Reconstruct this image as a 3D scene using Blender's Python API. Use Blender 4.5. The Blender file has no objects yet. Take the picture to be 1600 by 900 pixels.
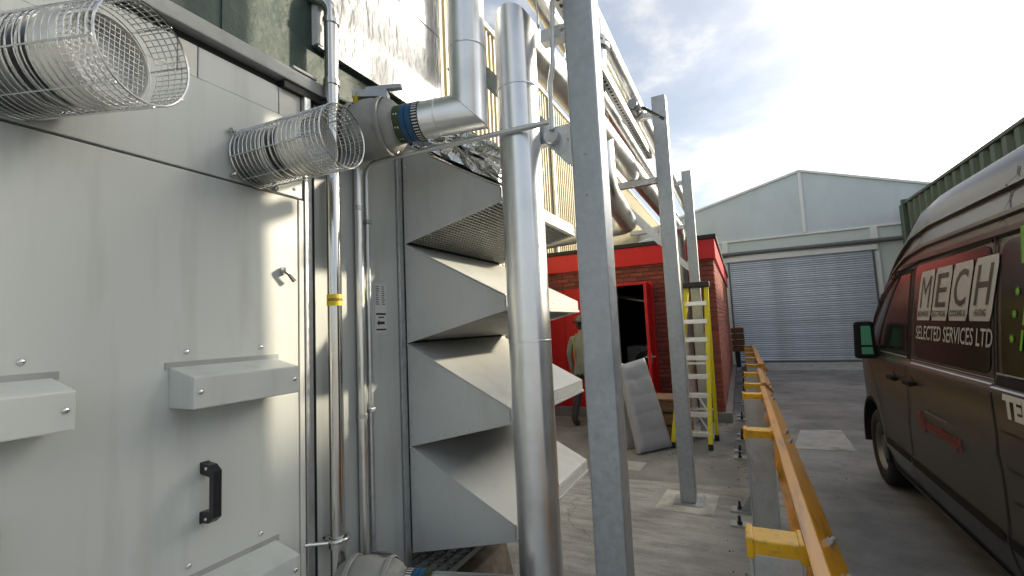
import bpy, bmesh, math, random
from mathutils import Vector, Matrix
random.seed(7)
R = math.radians
scene = bpy.context.scene
col = scene.collection

# ------------------------------------------------------------------ camera
cam_d = bpy.data.cameras.new("camera")
cam_d.sensor_width = 36.0
cam_d.lens = 36.0 * 730.0 / 1600.0
cam_d.clip_start = 0.02
cam_d.clip_end = 2000.0
cam = bpy.data.objects.new("camera", cam_d)
col.objects.link(cam)
cam.matrix_world = Matrix(((0.897506, 0.078395, 0.433978, 0.0),
                           (0.438618, -0.056517, -0.896895, 0.0),
                           (-0.045785, 0.995319, -0.085109, 1.62),
                           (0, 0, 0, 1)))
scene.camera = cam

# ------------------------------------------------------------------ sky and sun
SUN_AZ, SUN_EL = R(42), R(20)          # azimuth from +Y towards +X
sun_dir = Vector((math.sin(SUN_AZ) * math.cos(SUN_EL), math.cos(SUN_AZ) * math.cos(SUN_EL), math.sin(SUN_EL)))
world = bpy.data.worlds.new("World")
scene.world = world
world.use_nodes = True
wn, wl = world.node_tree.nodes, world.node_tree.links
wn.clear()


def nd(nodes, t, **kw):
    n = nodes.new(t)
    for k, v in kw.items():
        setattr(n, k, v)
    return n


def math_n(nodes, links, op, a, b=None, clamp=False):
    n = nodes.new("ShaderNodeMath")
    n.operation = op
    n.use_clamp = clamp
    for i, v in enumerate((a, b)):
        if v is None:
            continue
        if isinstance(v, (int, float)):
            n.inputs[i].default_value = v
        else:
            links.new(v, n.inputs[i])
    return n.outputs[0]


w_out = nd(wn, "ShaderNodeOutputWorld")
w_bg = nd(wn, "ShaderNodeBackground")
w_bg.inputs[1].default_value = 0.15
wl.new(w_bg.outputs[0], w_out.inputs[0])
w_sky = nd(wn, "ShaderNodeTexSky", sky_type='NISHITA')
w_sky.sun_disc = False
w_sky.sun_elevation = SUN_EL
w_sky.sun_rotation = SUN_AZ
w_sky.dust_density = 1.6
w_sky.ozone_density = 1.6
w_tc = nd(wn, "ShaderNodeTexCoord")
# clouds: a thin deck of broken cumulus spread over the whole dome, lit from the sun's side
w_sep = nd(wn, "ShaderNodeSeparateXYZ")
wl.new(w_tc.outputs["Generated"], w_sep.inputs[0])
zc = math_n(wn, wl, 'ADD', math_n(wn, wl, 'MAXIMUM', w_sep.outputs[2], 0.0), 0.16)
px = math_n(wn, wl, 'DIVIDE', w_sep.outputs[0], zc)
py = math_n(wn, wl, 'DIVIDE', w_sep.outputs[1], zc)
w_cmb = nd(wn, "ShaderNodeCombineXYZ")
wl.new(px, w_cmb.inputs[0])
wl.new(py, w_cmb.inputs[1])
w_cmb.inputs[2].default_value = 15.45
w_n1 = nd(wn, "ShaderNodeTexNoise")
wl.new(w_cmb.outputs[0], w_n1.inputs["Vector"])
w_n1.inputs["Scale"].default_value = 1.15
w_n1.inputs["Detail"].default_value = 9.0
w_n1.inputs["Roughness"].default_value = 0.58
w_n1.inputs["Distortion"].default_value = 0.25
dotn = nd(wn, "ShaderNodeVectorMath", operation='DOT_PRODUCT')
wl.new(w_tc.outputs["Generated"], dotn.inputs[0])
dotn.inputs[1].default_value = sun_dir
sd = math_n(wn, wl, 'MAXIMUM', dotn.outputs["Value"], 0.0)
glow = math_n(wn, wl, 'POWER', sd, 24.0)
# cloud cover thickens towards the sun
thr = math_n(wn, wl, 'ADD', w_n1.outputs["Fac"], math_n(wn, wl, 'MULTIPLY', math_n(wn, wl, 'POWER', sd, 9.0), 0.20))
w_ramp = nd(wn, "ShaderNodeMapRange")
w_ramp.inputs["From Min"].default_value = 0.495
w_ramp.inputs["From Max"].default_value = 0.64
w_ramp.interpolation_type = 'SMOOTHSTEP'
wl.new(thr, w_ramp.inputs["Value"])
c_b = math_n(wn, wl, 'ADD', math_n(wn, wl, 'MULTIPLY', glow, 54.0), 3.5)
w_cc = nd(wn, "ShaderNodeVectorMath", operation='SCALE')
w_cc.inputs[0].default_value = (1.0, 0.945, 0.84)
wl.new(c_b, w_cc.inputs["Scale"])
# aureole of the veiled sun over the clear sky
w_au = nd(wn, "ShaderNodeVectorMath", operation='SCALE')
w_au.inputs[0].default_value = (1.0, 0.89, 0.70)
halo = math_n(wn, wl, 'ADD', math_n(wn, wl, 'MULTIPLY', math_n(wn, wl, 'POWER', sd, 6.0), 1.7), math_n(wn, wl, 'MULTIPLY', math_n(wn, wl, 'POWER', sd, 24.0), 42.0))
veil = nd(wn, "ShaderNodeMapRange")          # the veil of high cloud that carries the halo is uneven
veil.inputs["From Min"].default_value = 0.36
veil.inputs["From Max"].default_value = 0.62
veil.inputs["To Min"].default_value = 0.42
veil.inputs["To Max"].default_value = 2.0
veil.interpolation_type = 'SMOOTHSTEP'
wl.new(w_n1.outputs["Fac"], veil.inputs["Value"])
halo = math_n(wn, wl, 'MULTIPLY', halo, veil.outputs[0])
wl.new(halo, w_au.inputs["Scale"])
w_add = nd(wn, "ShaderNodeVectorMath", operation='ADD')
w_dim = nd(wn, "ShaderNodeVectorMath", operation='SCALE')
wl.new(w_sky.outputs[0], w_dim.inputs[0])
w_dim.inputs["Scale"].default_value = 0.27
w_hz = nd(wn, "ShaderNodeVectorMath", operation='ADD')      # even haze of the clear sky
wl.new(w_dim.outputs[0], w_hz.inputs[0])
w_hz.inputs[1].default_value = (0.64, 0.66, 0.69)
wl.new(w_hz.outputs[0], w_add.inputs[0])
wl.new(w_au.outputs[0], w_add.inputs[1])
w_mix = nd(wn, "ShaderNodeMix", data_type='RGBA')
wl.new(math_n(wn, wl, 'MULTIPLY', w_ramp.outputs[0], 0.85), w_mix.inputs["Factor"])
wl.new(w_add.outputs[0], w_mix.inputs["A"])
wl.new(w_cc.outputs[0], w_mix.inputs["B"])
wl.new(w_mix.outputs["Result"], w_bg.inputs[0])

sun_d = bpy.data.lights.new("sun", 'SUN')
sun_d.energy = 2.0
sun_d.angle = R(2.5)
sun_d.color = (1.0, 0.87, 0.66)
sun = bpy.data.objects.new("sun", sun_d)
col.objects.link(sun)
sun.rotation_euler = (-sun_dir).to_track_quat('-Z', 'Y').to_euler()

scene.view_settings.view_transform = 'Standard'
scene.view_settings.look = 'None'
scene.view_settings.gamma = 1.0
scene.view_settings.use_curve_mapping = False
scene.view_settings.exposure = 1.50
scene.cycles.max_bounces = 8
scene.cycles.caustics_reflective = False
scene.cycles.caustics_refractive = False
scene.cycles.sample_clamp_indirect = 6.0
try:
    scene.cycles.use_denoising = True
    scene.cycles.denoiser = 'OPENIMAGEDENOISE'
except Exception:
    pass

# ------------------------------------------------------------------ materials
MATS = {}


def mat(name, color, rough=0.5, metal=0.0, var=0.0, vscale=6.0, bump=0.0, bscale=40.0, stretch=None,
        rvar=0.0, spec=None, coat=0.0, emis=None, dirt=None, dscale=3.0, dirt_amt=0.0, brandom=0.0, coords="Object", detail=6.0):
    m = bpy.data.materials.new(name)
    m.use_nodes = True
    n, l = m.node_tree.nodes, m.node_tree.links
    b = n["Principled BSDF"]
    b.inputs["Base Color"].default_value = (*color, 1)
    b.inputs["Roughness"].default_value = rough
    b.inputs["Metallic"].default_value = metal
    if spec is not None:
        b.inputs["Specular IOR Level"].default_value = spec
    if coat:
        b.inputs["Coat Weight"].default_value = coat
        b.inputs["Coat Roughness"].default_value = 0.16
    if emis:
        b.inputs["Emission Color"].default_value = (*emis[0], 1)
        b.inputs["Emission Strength"].default_value = emis[1]
    tc = n.new("ShaderNodeTexCoord")
    vec = tc.outputs[coords]
    if coords == "World":
        pass
    if stretch:
        mp = n.new("ShaderNodeMapping")
        mp.inputs["Scale"].default_value = stretch
        l.new(vec, mp.inputs["Vector"])
        svec = mp.outputs[0]
    else:
        svec = vec
    csock = None
    if var > 0 or rvar > 0 or dirt:
        t = n.new("ShaderNodeTexNoise")
        t.inputs["Scale"].default_value = vscale
        t.inputs["Detail"].default_value = detail
        t.inputs["Roughness"].default_value = 0.6
        l.new(svec, t.inputs["Vector"])
        mr = n.new("ShaderNodeMapRange")
        mr.inputs["From Min"].default_value = 0.3
        mr.inputs["From Max"].default_value = 0.7
        mr.inputs["To Min"].default_value = 1 - var
        mr.inputs["To Max"].default_value = 1 + var
        l.new(t.outputs["Fac"], mr.inputs["Value"])
        sc_ = n.new("ShaderNodeVectorMath")
        sc_.operation = 'SCALE'
        sc_.inputs[0].default_value = color
        l.new(mr.outputs[0], sc_.inputs["Scale"])
        csock = sc_.outputs[0]
        if brandom > 0:
            oi = n.new("ShaderNodeObjectInfo")
            ge = n.new("ShaderNodeNewGeometry")
            fr = math_n(n, l, 'FRACT', math_n(n, l, 'ADD', oi.outputs["Random"], ge.outputs["Random Per Island"]))
            k = math_n(n, l, 'ADD', math_n(n, l, 'MULTIPLY', fr, 2 * brandom), 1 - brandom)
            s2 = n.new("ShaderNodeVectorMath")
            s2.operation = 'SCALE'
            l.new(csock, s2.inputs[0])
            l.new(k, s2.inputs["Scale"])
            csock = s2.outputs[0]
        if dirt:
            t2 = n.new("ShaderNodeTexNoise")
            t2.inputs["Scale"].default_value = dscale
            t2.inputs["Detail"].default_value = 8
            l.new(svec, t2.inputs["Vector"])
            m2 = n.new("ShaderNodeMapRange")
            m2.inputs["From Min"].default_value = 0.52
            m2.inputs["From Max"].default_value = 0.75
            m2.inputs["To Max"].default_value = dirt_amt
            l.new(t2.outputs["Fac"], m2.inputs["Value"])
            mx = n.new("ShaderNodeMix")
            mx.data_type = 'RGBA'
            l.new(m2.outputs[0], mx.inputs["Factor"])
            l.new(csock, mx.inputs["A"])
            mx.inputs["B"].default_value = (*dirt, 1)
            csock = mx.outputs["Result"]
        l.new(csock, b.inputs["Base Color"])
        if rvar > 0:
            r2 = n.new("ShaderNodeMapRange")
            r2.inputs["From Min"].default_value = 0.3
            r2.inputs["From Max"].default_value = 0.7
            r2.inputs["To Min"].default_value = max(0.02, rough - rvar)
            r2.inputs["To Max"].default_value = min(1, rough + rvar)
            l.new(t.outputs["Fac"], r2.inputs["Value"])
            l.new(r2.outputs[0], b.inputs["Roughness"])
    if bump > 0:
        t3 = n.new("ShaderNodeTexNoise")
        t3.inputs["Scale"].default_value = bscale
        t3.inputs["Detail"].default_value = 5
        l.new(svec, t3.inputs["Vector"])
        bp = n.new("ShaderNodeBump")
        bp.inputs["Strength"].default_value = bump
        bp.inputs["Distance"].default_value = 0.02
        l.new(t3.outputs["Fac"], bp.inputs["Height"])
        l.new(bp.outputs[0], b.inputs["Normal"])
    MATS[name] = m
    return m


M = {}
M['panel'] = mat('grey_painted_panel', (0.575, 0.60, 0.572), 0.36, var=0.04, vscale=2.4, rvar=0.08, stretch=(1, 1, 0.14), dirt=(0.34, 0.34, 0.31), dscale=11, dirt_amt=0.34, bump=0.07, bscale=2.5)
M['hoodp'] = mat('light_grey_hood_paint', (0.62, 0.63, 0.60), 0.42, var=0.05, vscale=3, stretch=(1, 1, 0.3), dirt=(0.36, 0.35, 0.31), dscale=7, dirt_amt=0.32, bump=0.06, bscale=3)
M['edge'] = mat('white_edge_paint', (0.62, 0.62, 0.58), 0.4, var=0.04, vscale=8)
M['trimgrey'] = mat('roof_rail_grey', (0.36, 0.37, 0.36), 0.45, var=0.10, vscale=5, dirt=(0.12, 0.115, 0.10), dscale=9, dirt_amt=0.4)
M['seal'] = mat('black_rubber', (0.012, 0.012, 0.013), 0.6, var=0.1)
M['black'] = mat('black_plastic', (0.018, 0.018, 0.02), 0.38, var=0.1, vscale=20)
M['galv'] = mat('galvanised_steel', (0.40, 0.43, 0.455), 0.48, metal=0.7, var=0.16, vscale=28, rvar=0.1, dirt=(0.26, 0.285, 0.30), dscale=6, dirt_amt=0.55, bump=0.04, bscale=60)
M['galv2'] = mat('bright_galvanised_steel', (0.58, 0.60, 0.61), 0.38, metal=0.8, var=0.10, vscale=40, rvar=0.08, dirt=(0.3, 0.31, 0.31), dscale=8, dirt_amt=0.4)
M['alu'] = mat('aluminium_pipe_cladding', (0.82, 0.83, 0.835), 0.36, metal=1.0, var=0.05, vscale=9, rvar=0.05, dirt=(0.42, 0.42, 0.41), dscale=4, dirt_amt=0.3, bump=0.012, bscale=90)
M['alum'] = mat('satin_aluminium', (0.84, 0.835, 0.81), 0.36, metal=1.0, var=0.05, vscale=12, rvar=0.06)
M['stainless'] = mat('stainless_pipe', (0.66, 0.65, 0.62), 0.17, metal=1.0, var=0.06, vscale=14, rvar=0.07, stretch=(1, 1, 0.25))
M['sleeve'] = mat('flue_sleeve_steel', (0.34, 0.34, 0.335), 0.3, metal=1.0, var=0.08, vscale=9, rvar=0.08)
M['nozzle'] = mat('cream_flue_nozzle', (0.90, 0.87, 0.79), 0.32, metal=0.3, var=0.03)
M['chrome'] = mat('bright_steel_wire', (0.72, 0.72, 0.70), 0.2, metal=1.0, var=0.05)
M['foil'] = mat('crumpled_foil', (0.27, 0.273, 0.276), 0.42, metal=1.0, var=0.22, vscale=9, bump=0.9, bscale=9, stretch=(1, 2.6, 0.8), rvar=0.14)
M['foil_crush'] = mat('crushed_foil', (0.74, 0.74, 0.73), 0.16, metal=1.0, var=0.05, vscale=6, bump=1.0, bscale=14)
M['green_clad'] = mat('dark_green_stucco_sheet', (0.030, 0.060, 0.048), 0.6, var=0.12, vscale=3, bump=0.5, bscale=16)
M['cream'] = mat('cream_profiled_cladding', (0.50, 0.44, 0.27), 0.5, var=0.06, vscale=1.2, dirt=(0.30, 0.26, 0.17), dscale=0.8, dirt_amt=0.3)
M['brick'] = mat('red_brick', (0.28, 0.074, 0.054), 0.85, var=0.2, vscale=14, brandom=0.26, bump=0.25, bscale=60, dirt=(0.16, 0.07, 0.055), dscale=10, dirt_amt=0.4)
M['mortar'] = mat('brick_mortar', (0.21, 0.145, 0.115), 0.95, var=0.2, vscale=20)
M['red'] = mat('red_gloss_paint', (0.70, 0.006, 0.012), 0.4, var=0.06, vscale=2)
M['redsteel'] = mat('red_door_panel_paint', (0.62, 0.006, 0.010), 0.45, var=0.08, vscale=2)
M['capping'] = mat('dark_roof_felt', (0.03, 0.032, 0.034), 0.8, var=0.2)
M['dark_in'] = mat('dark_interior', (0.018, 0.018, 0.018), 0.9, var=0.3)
M['concrete'] = mat('plinth_concrete', (0.24, 0.235, 0.22), 0.9, var=0.16, vscale=5, dirt=(0.12, 0.11, 0.10), dscale=3, dirt_amt=0.6, bump=0.2, bscale=30)
M['rough_conc'] = mat('rough_brown_concrete', (0.22, 0.195, 0.16), 0.95, var=0.28, vscale=9, dirt=(0.08, 0.065, 0.05), dscale=6, dirt_amt=0.8, bump=0.5, bscale=25)
M['asphalt'] = mat('weathered_asphalt', (0.20, 0.20, 0.20), 0.8, var=0.22, vscale=1.3, bump=0.25, bscale=70, dirt=(0.29, 0.287, 0.28), dscale=0.55, dirt_amt=0.75, rvar=0.14)
M['apron'] = mat('brushed_concrete_slab', (0.34, 0.338, 0.325), 0.78, var=0.30, vscale=2.6, stretch=(0.8, 4.5, 1), dirt=(0.17, 0.166, 0.155), dscale=1.5, dirt_amt=0.75, bump=0.25, bscale=12, rvar=0.12)
def ground_mat(name, base, dark, light, stretch, crack=0.35, speck=0.22, blot=0.5):
    m = bpy.data.materials.new(name)
    m.use_nodes = True
    n, l = m.node_tree.nodes, m.node_tree.links
    bs = n["Principled BSDF"]
    tc = n.new("ShaderNodeTexCoord")
    mp = n.new("ShaderNodeMapping")
    mp.inputs["Scale"].default_value = stretch
    mp.inputs["Rotation"].default_value = (0, 0, 0.10)
    l.new(tc.outputs["Object"], mp.inputs["Vector"])

    def noise(vec, sc, det=6, rough=.6):
        t = n.new("ShaderNodeTexNoise")
        t.inputs["Scale"].default_value = sc
        t.inputs["Detail"].default_value = det
        t.inputs["Roughness"].default_value = rough
        l.new(vec, t.inputs["Vector"])
        return t.outputs["Fac"]

    def rng(v, a, b_, c=0.0, d=1.0):
        r_ = n.new("ShaderNodeMapRange")
        r_.inputs["From Min"].default_value = a
        r_.inputs["From Max"].default_value = b_
        r_.inputs["To Min"].default_value = c
        r_.inputs["To Max"].default_value = d
        l.new(v, r_.inputs["Value"])
        return r_.outputs[0]

    def mix(f, a, b_):
        x = n.new("ShaderNodeMix")
        x.data_type = 'RGBA'
        l.new(f, x.inputs["Factor"])
        for s_, v in (("A", a), ("B", b_)):
            if isinstance(v, tuple):
                x.inputs[s_].default_value = (*v, 1)
            else:
                l.new(v, x.inputs[s_])
        return x.outputs["Result"]

    streak = noise(mp.outputs[0], 2.2, 8, .65)
    big = noise(tc.outputs["Object"], .45, 5)
    mid = noise(tc.outputs["Object"], 3.3, 8, .7)
    fine = noise(tc.outputs["Object"], 120, 3, .7)
    c = mix(rng(streak, .34, .66), dark, base)
    c = mix(rng(big, .45, .62, 0, .75), c, light)
    c = mix(rng(mid, .54, .70, 0, blot), c, dark)
    c = mix(rng(noise(tc.outputs["Object"], 1.1, 9, .72), .60, .66, 0, .55), c, tuple(k * .45 for k in dark))
    sp_ = n.new("ShaderNodeVectorMath")
    sp_.operation = 'SCALE'
    l.new(c, sp_.inputs[0])
    l.new(rng(fine, .25, .75, 1 - speck, 1 + speck), sp_.inputs["Scale"])
    vo = n.new("ShaderNodeTexVoronoi")
    vo.feature = 'DISTANCE_TO_EDGE'
    vo.inputs["Scale"].default_value = crack
    ds = n.new("ShaderNodeVectorMath")
    ds.operation = 'ADD'
    nz = n.new("ShaderNodeTexNoise")
    nz.inputs["Scale"].default_value = 1.6
    nz.inputs["Detail"].default_value = 6
    l.new(tc.outputs["Object"], nz.inputs["Vector"])
    l.new(tc.outputs["Object"], ds.inputs[0])
    l.new(nz.outputs["Color"], ds.inputs[1])
    l.new(ds.outputs[0], vo.inputs["Vector"])
    c = mix(rng(vo.outputs["Distance"], .0008, .004, .45, 0), sp_.outputs[0], tuple(k * .35 for k in dark))
    l.new(c, bs.inputs["Base Color"])
    l.new(rng(mid, .3, .7, .62, .92), bs.inputs["Roughness"])
    bp = n.new("ShaderNodeBump")
    bp.inputs["Strength"].default_value = .30
    bp.inputs["Distance"].default_value = .012
    l.new(math_n(n, l, 'ADD', fine, math_n(n, l, 'MULTIPLY', streak, 1.4)), bp.inputs["Height"])
    l.new(bp.outputs[0], bs.inputs["Normal"])
    return m


M['asphalt'] = ground_mat('weathered_yard_surface', (0.26, 0.26, 0.258), (0.15, 0.15, 0.149), (0.36, 0.358, 0.352), (0.7, 1.0, 1), crack=.22, speck=.3)
M['apron'] = ground_mat('brushed_concrete_slab', (0.40, 0.402, 0.397), (0.215, 0.216, 0.213), (0.46, 0.462, 0.455), (1.3, 5.5, 1), crack=.28, speck=.2, blot=.55)
M['patch'] = mat('pale_repair_patch', (0.42, 0.42, 0.41), 0.8, var=0.2, vscale=4, dirt=(0.10, 0.10, 0.095), dscale=3, dirt_amt=0.8)
M['grout'] = mat('pale_grout', (0.50, 0.495, 0.47), 0.9, var=0.18, vscale=9, dirt=(0.14, 0.135, 0.13), dscale=5, dirt_amt=0.8)
M['yellow'] = mat('yellow_gloss_cap', (0.78, 0.44, 0.015), 0.35, var=0.08, vscale=12, dirt=(0.22, 0.12, 0.04), dscale=22, dirt_amt=0.7)
M['orange'] = mat('orange_yellow_rail_paint', (0.74, 0.33, 0.018), 0.28, var=0.10, vscale=8, stretch=(1, 0.15, 1), dirt=(0.16, 0.085, 0.03), dscale=16, dirt_amt=0.75, coat=0.2)
M['ladder'] = mat('yellow_fibreglass', (0.80, 0.70, 0.02), 0.42, var=0.06, vscale=12)
M['vinyl'] = mat('grey_quilted_vinyl', (0.40, 0.41, 0.44), 0.36, var=0.07, vscale=4, bump=0.35, bscale=9)
M['jacket'] = mat('grey_insulation_jacket', (0.30, 0.30, 0.285), 0.6, var=0.12, vscale=6, bump=0.4, bscale=16)
M['wood'] = mat('weathered_plywood', (0.24, 0.15, 0.085), 0.8, var=0.25, vscale=6, stretch=(1, 1, 6))
M['timber'] = mat('brown_sleeper', (0.20, 0.085, 0.03), 0.8, var=0.3, vscale=5, stretch=(6, 1, 1))
M['fabric'] = mat('white_pvc_gable', (0.58, 0.66, 0.71), 0.55, var=0.07, vscale=0.7, bump=0.6, bscale=0.9, stretch=(1, 1, 0.5), dirt=(0.42, 0.46, 0.46), dscale=1.3, dirt_amt=0.35)
M['fabric_low'] = mat('grey_green_sheet', (0.60, 0.68, 0.68), 0.5, var=0.05, vscale=0.8)
M['whiteframe'] = mat('white_steel_frame', (0.76, 0.79, 0.80), 0.45, var=0.05, vscale=3)
M['slat'] = mat('shutter_slat_steel', (0.50, 0.56, 0.64), 0.36, metal=0.45, var=0.08, vscale=2, brandom=0.10, dirt=(0.25, 0.27, 0.29), dscale=1.2, dirt_amt=0.5)
M['gutter'] = mat('grey_gutter', (0.12, 0.13, 0.135), 0.5, var=0.08)
M['green_box'] = mat('green_corrugated_steel', (0.055, 0.095, 0.07), 0.5, var=0.12, vscale=2)
M['van'] = mat('dark_grey_van_paint', (0.040, 0.040, 0.039), 0.42, metal=0.2, var=0.06, vscale=1.5, coat=0.3, spec=0.32, dirt=(0.075, 0.070, 0.062), dscale=2.2, dirt_amt=0.25)
M['vanglass'] = mat('dark_van_glass', (0.014, 0.014, 0.0145), 0.16, var=0.0, spec=0.16)
M['vanplastic'] = mat('black_van_trim', (0.012, 0.012, 0.012), 0.8, spec=0.2, var=0.1)
M['tyre'] = mat('tyre_rubber', (0.010, 0.010, 0.010), 0.75, var=0.2, vscale=30)
M['rim'] = mat('alloy_rim', (0.16, 0.16, 0.16), 0.4, metal=0.9, var=0.08)
M['silver_letter'] = mat('silver_vinyl', (0.46, 0.45, 0.44), 0.45, var=0.03)
M['dark_letter'] = mat('dark_vinyl', (0.022, 0.021, 0.020), 0.5, var=0.05)
M['white_letter'] = mat('white_vinyl', (0.62, 0.62, 0.60), 0.45, var=0.03)
M['green_letter'] = mat('lime_vinyl', (0.14, 0.42, 0.03), 0.45, var=0.03)
M['red_letter'] = mat('dark_red_vinyl', (0.22, 0.012, 0.016), 0.5, var=0.05)
M['grey_letter'] = mat('grey_vinyl', (0.16, 0.16, 0.15), 0.5, var=0.05)
M['mirror'] = mat('mirror_glass', (0.045, 0.15, 0.09), 0.05, metal=1.0)  # green tint painted in for the reflection of the green building
M['white_label'] = mat('white_sticker', (0.66, 0.66, 0.66), 0.5, var=0.03)
M['blue_print'] = mat('blue_print', (0.03, 0.06, 0.28), 0.5, var=0.05)
M['band_green'] = mat('dark_green_tape', (0.035, 0.055, 0.02), 0.45, var=0.05)
M['band_blue'] = mat('blue_tape', (0.008, 0.085, 0.20), 0.4, var=0.05)
M['yellow_tape'] = mat('yellow_gas_tape', (0.70, 0.50, 0.02), 0.45, var=0.05)
M['skin'] = mat('skin', (0.42, 0.24, 0.17), 0.55, var=0.05)
M['overall'] = mat('grey_overalls', (0.30, 0.31, 0.295), 0.85, var=0.14, vscale=9, bump=0.3, bscale=14)
M['trouser'] = mat('dark_trousers', (0.045, 0.05, 0.06), 0.85, var=0.15, vscale=9)
M['hiviz'] = mat('yellow_hi_vis', (0.42, 0.44, 0.10), 0.6, var=0.05)
M['helmet'] = mat('grey_helmet', (0.12, 0.12, 0.12), 0.35, var=0.05)
M['boot'] = mat('brown_boot', (0.05, 0.035, 0.025), 0.7, var=0.1)


# ------------------------------------------------------------------ mesh helpers
class MB:
    def __init__(s):
        s.v, s.f, s.sm = [], [], []

    def add(s, vs, fs, smooth=False):
        o = len(s.v)
        s.v += [tuple(v) for v in vs]
        s.f += [tuple(i + o for i in f) for f in fs]
        s.sm += [smooth] * len(fs)
        return s

    def box(s, x0, x1, y0, y1, z0, z1, m=None):
        vs = [Vector((x, y, z)) for x in (x0, x1) for y in (y0, y1) for z in (z0, z1)]
        if m is not None:
            vs = [m @ v for v in vs]
        return s.add(vs, [(0, 1, 3, 2), (4, 6, 7, 5), (0, 4, 5, 1), (2, 3, 7, 6), (0, 2, 6, 4), (1, 5, 7, 3)])

    def hexa(s, b, t):          # bottom quad, top quad (same winding)
        n = len(b)
        fs = [tuple(range(n - 1, -1, -1)), tuple(range(n, 2 * n))]
        fs += [(i, (i + 1) % n, n + (i + 1) % n, n + i) for i in range(n)]
        return s.add(list(b) + list(t), fs)

    def prism(s, pts, axis, a, b):      # pts 2-D outline extruded along axis
        def mk(p, c):
            return {'x': (c, p[0], p[1]), 'y': (p[0], c, p[1]), 'z': (p[0], p[1], c)}[axis]
        return s.hexa([mk(p, a) for p in pts], [mk(p, b) for p in pts])

    def bar(s, p0, p1, w, h, up=(0, 0, 1)):
        p0, p1 = Vector(p0), Vector(p1)
        d = (p1 - p0).normalized()
        sd_ = d.cross(Vector(up)).normalized()
        u = sd_.cross(d)
        q = [(-w / 2, -h / 2), (w / 2, -h / 2), (w / 2, h / 2), (-w / 2, h / 2)]
        return s.hexa([p0 + sd_ * a + u * b for a, b in q], [p1 + sd_ * a + u * b for a, b in q])

    def tube(s, path, r, n=16, cap=True, closed=False):
        P = [Vector(p) for p in path]
        k = len(P)
        rr = r if isinstance(r, (list, tuple)) else [r] * k
        if closed:
            d0 = (P[1] - P[-1]).normalized()
        else:
            d0 = (P[1] - P[0]).normalized()
        a = d0.orthogonal().normalized()
        b = d0.cross(a)
        rings = []
        ring = [P[0] + (a * math.cos(2 * math.pi * i / n) + b * math.sin(2 * math.pi * i / n)) * rr[0] for i in range(n)]
        rings.append(ring)
        for j in range(1, k):
            d = (P[j] - P[j - 1]).normalized()
            if j < k - 1:
                nn = (d + (P[j + 1] - P[j]).normalized()).normalized()
            elif closed:
                nn = (d + (P[0] - P[j]).normalized()).normalized()
            else:
                nn = d
            sc_ = rr[j] / rr[j - 1] if rr[j - 1] else 1
            new = []
            for q in ring:
                off = (q - P[j - 1])
                t = (P[j] - q).dot(nn) / d.dot(nn)
                w = q + d * t
                if abs(sc_ - 1) > 1e-6:
                    w = P[j] + (w - P[j]) * sc_
                new.append(w)
            ring = new
            rings.append(ring)
        vs = [q for rg in rings for q in rg]
        fs = []
        m = k if closed else k - 1
        for j in range(m):
            j2 = (j + 1) % k
            for i in range(n):
                fs.append((j * n + i, j * n + (i + 1) % n, j2 * n + (i + 1) % n, j2 * n + i))
        s.add(vs, fs, True)
        if cap and not closed:
            s.add(rings[0], [tuple(range(n - 1, -1, -1))])
            s.add(rings[-1], [tuple(range(n))])
        return s

    def cyl(s, p0, p1, r, n=16, r1=None):
        return s.tube([p0, p1], [r, r if r1 is None else r1], n)

    def lathe(s, prof, p0, axis, n=32):      # prof: list of (t along axis, radius)
        p0 = Vector(p0)
        d = Vector(axis).normalized()
        a = d.orthogonal().normalized()
        b = d.cross(a)
        vs, fs = [], []
        for t, r in prof:
            for i in range(n):
                an = 2 * math.pi * i / n
                vs.append(p0 + d * t + (a * math.cos(an) + b * math.sin(an)) * r)
        for j in range(len(prof) - 1):
            for i in range(n):
                fs.append((j * n + i, j * n + (i + 1) % n, (j + 1) * n + (i + 1) % n, (j + 1) * n + i))
        return s.add(vs, fs, True)

    def dome(s, c, axis, r, h, n=10):
        return s.lathe([(-0.002, r), (h * .5, r * .86), (h * .9, r * .5), (h, 0.0005)], c, axis, n)

    def quad(s, a, b, c, d):
        return s.add([a, b, c, d], [(0, 1, 2, 3)])

    def build(s, name, m, parent=None, bevel=0.0, segs=2, org=None, sub=0, recalc=True):
        me = bpy.data.meshes.new(name)
        o_ = Vector((0, 0, 0))
        if parent is not None:
            o_ = Vector(parent.get("_org", (0, 0, 0)))
        elif org is not None:
            o_ = Vector(org)
        me.from_pydata([Vector(v) - o_ for v in s.v], [], s.f)
        me.update()
        for p, k in zip(me.polygons, s.sm):
            p.use_smooth = k
        if recalc:
            bm = bmesh.new()
            bm.from_mesh(me)
            bmesh.ops.remove_doubles(bm, verts=bm.verts, dist=1e-5) if bevel or sub else None
            bmesh.ops.recalc_face_normals(bm, faces=bm.faces)
            if bevel:
                es = [e for e in bm.edges if len(e.link_faces) == 2 and e.calc_face_angle(0) > 0.5]
                bmesh.ops.bevel(bm, geom=es, offset=bevel, segments=segs, affect='EDGES', profile=0.6, clamp_overlap=True)
            bm.to_mesh(me)
            bm.free()
        me.materials.append(M[m] if isinstance(m, str) else m)
        ob = bpy.data.objects.new(name, me)
        col.objects.link(ob)
        if parent is not None:
            ob.parent = parent
            ob["_org"] = list(o_)
        else:
            ob.location = o_
            ob["_org"] = list(o_)
        if sub:
            md = ob.modifiers.new("sub", 'SUBSURF')
            md.levels = md.render_levels = sub
        return ob


def thing(name, label, cat, loc=(0, 0, 0), group=None):
    o = bpy.data.objects.new(name, None)
    o.empty_display_size = 0.1
    col.objects.link(o)
    o.location = loc
    o["_org"] = list(loc)
    o["label"] = label
    o["category"] = cat
    if group:
        o["group"] = group
    return o


def tag(o, label, cat, group=None):
    o["label"] = label
    o["category"] = cat
    if group:
        o["group"] = group
    return o


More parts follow.
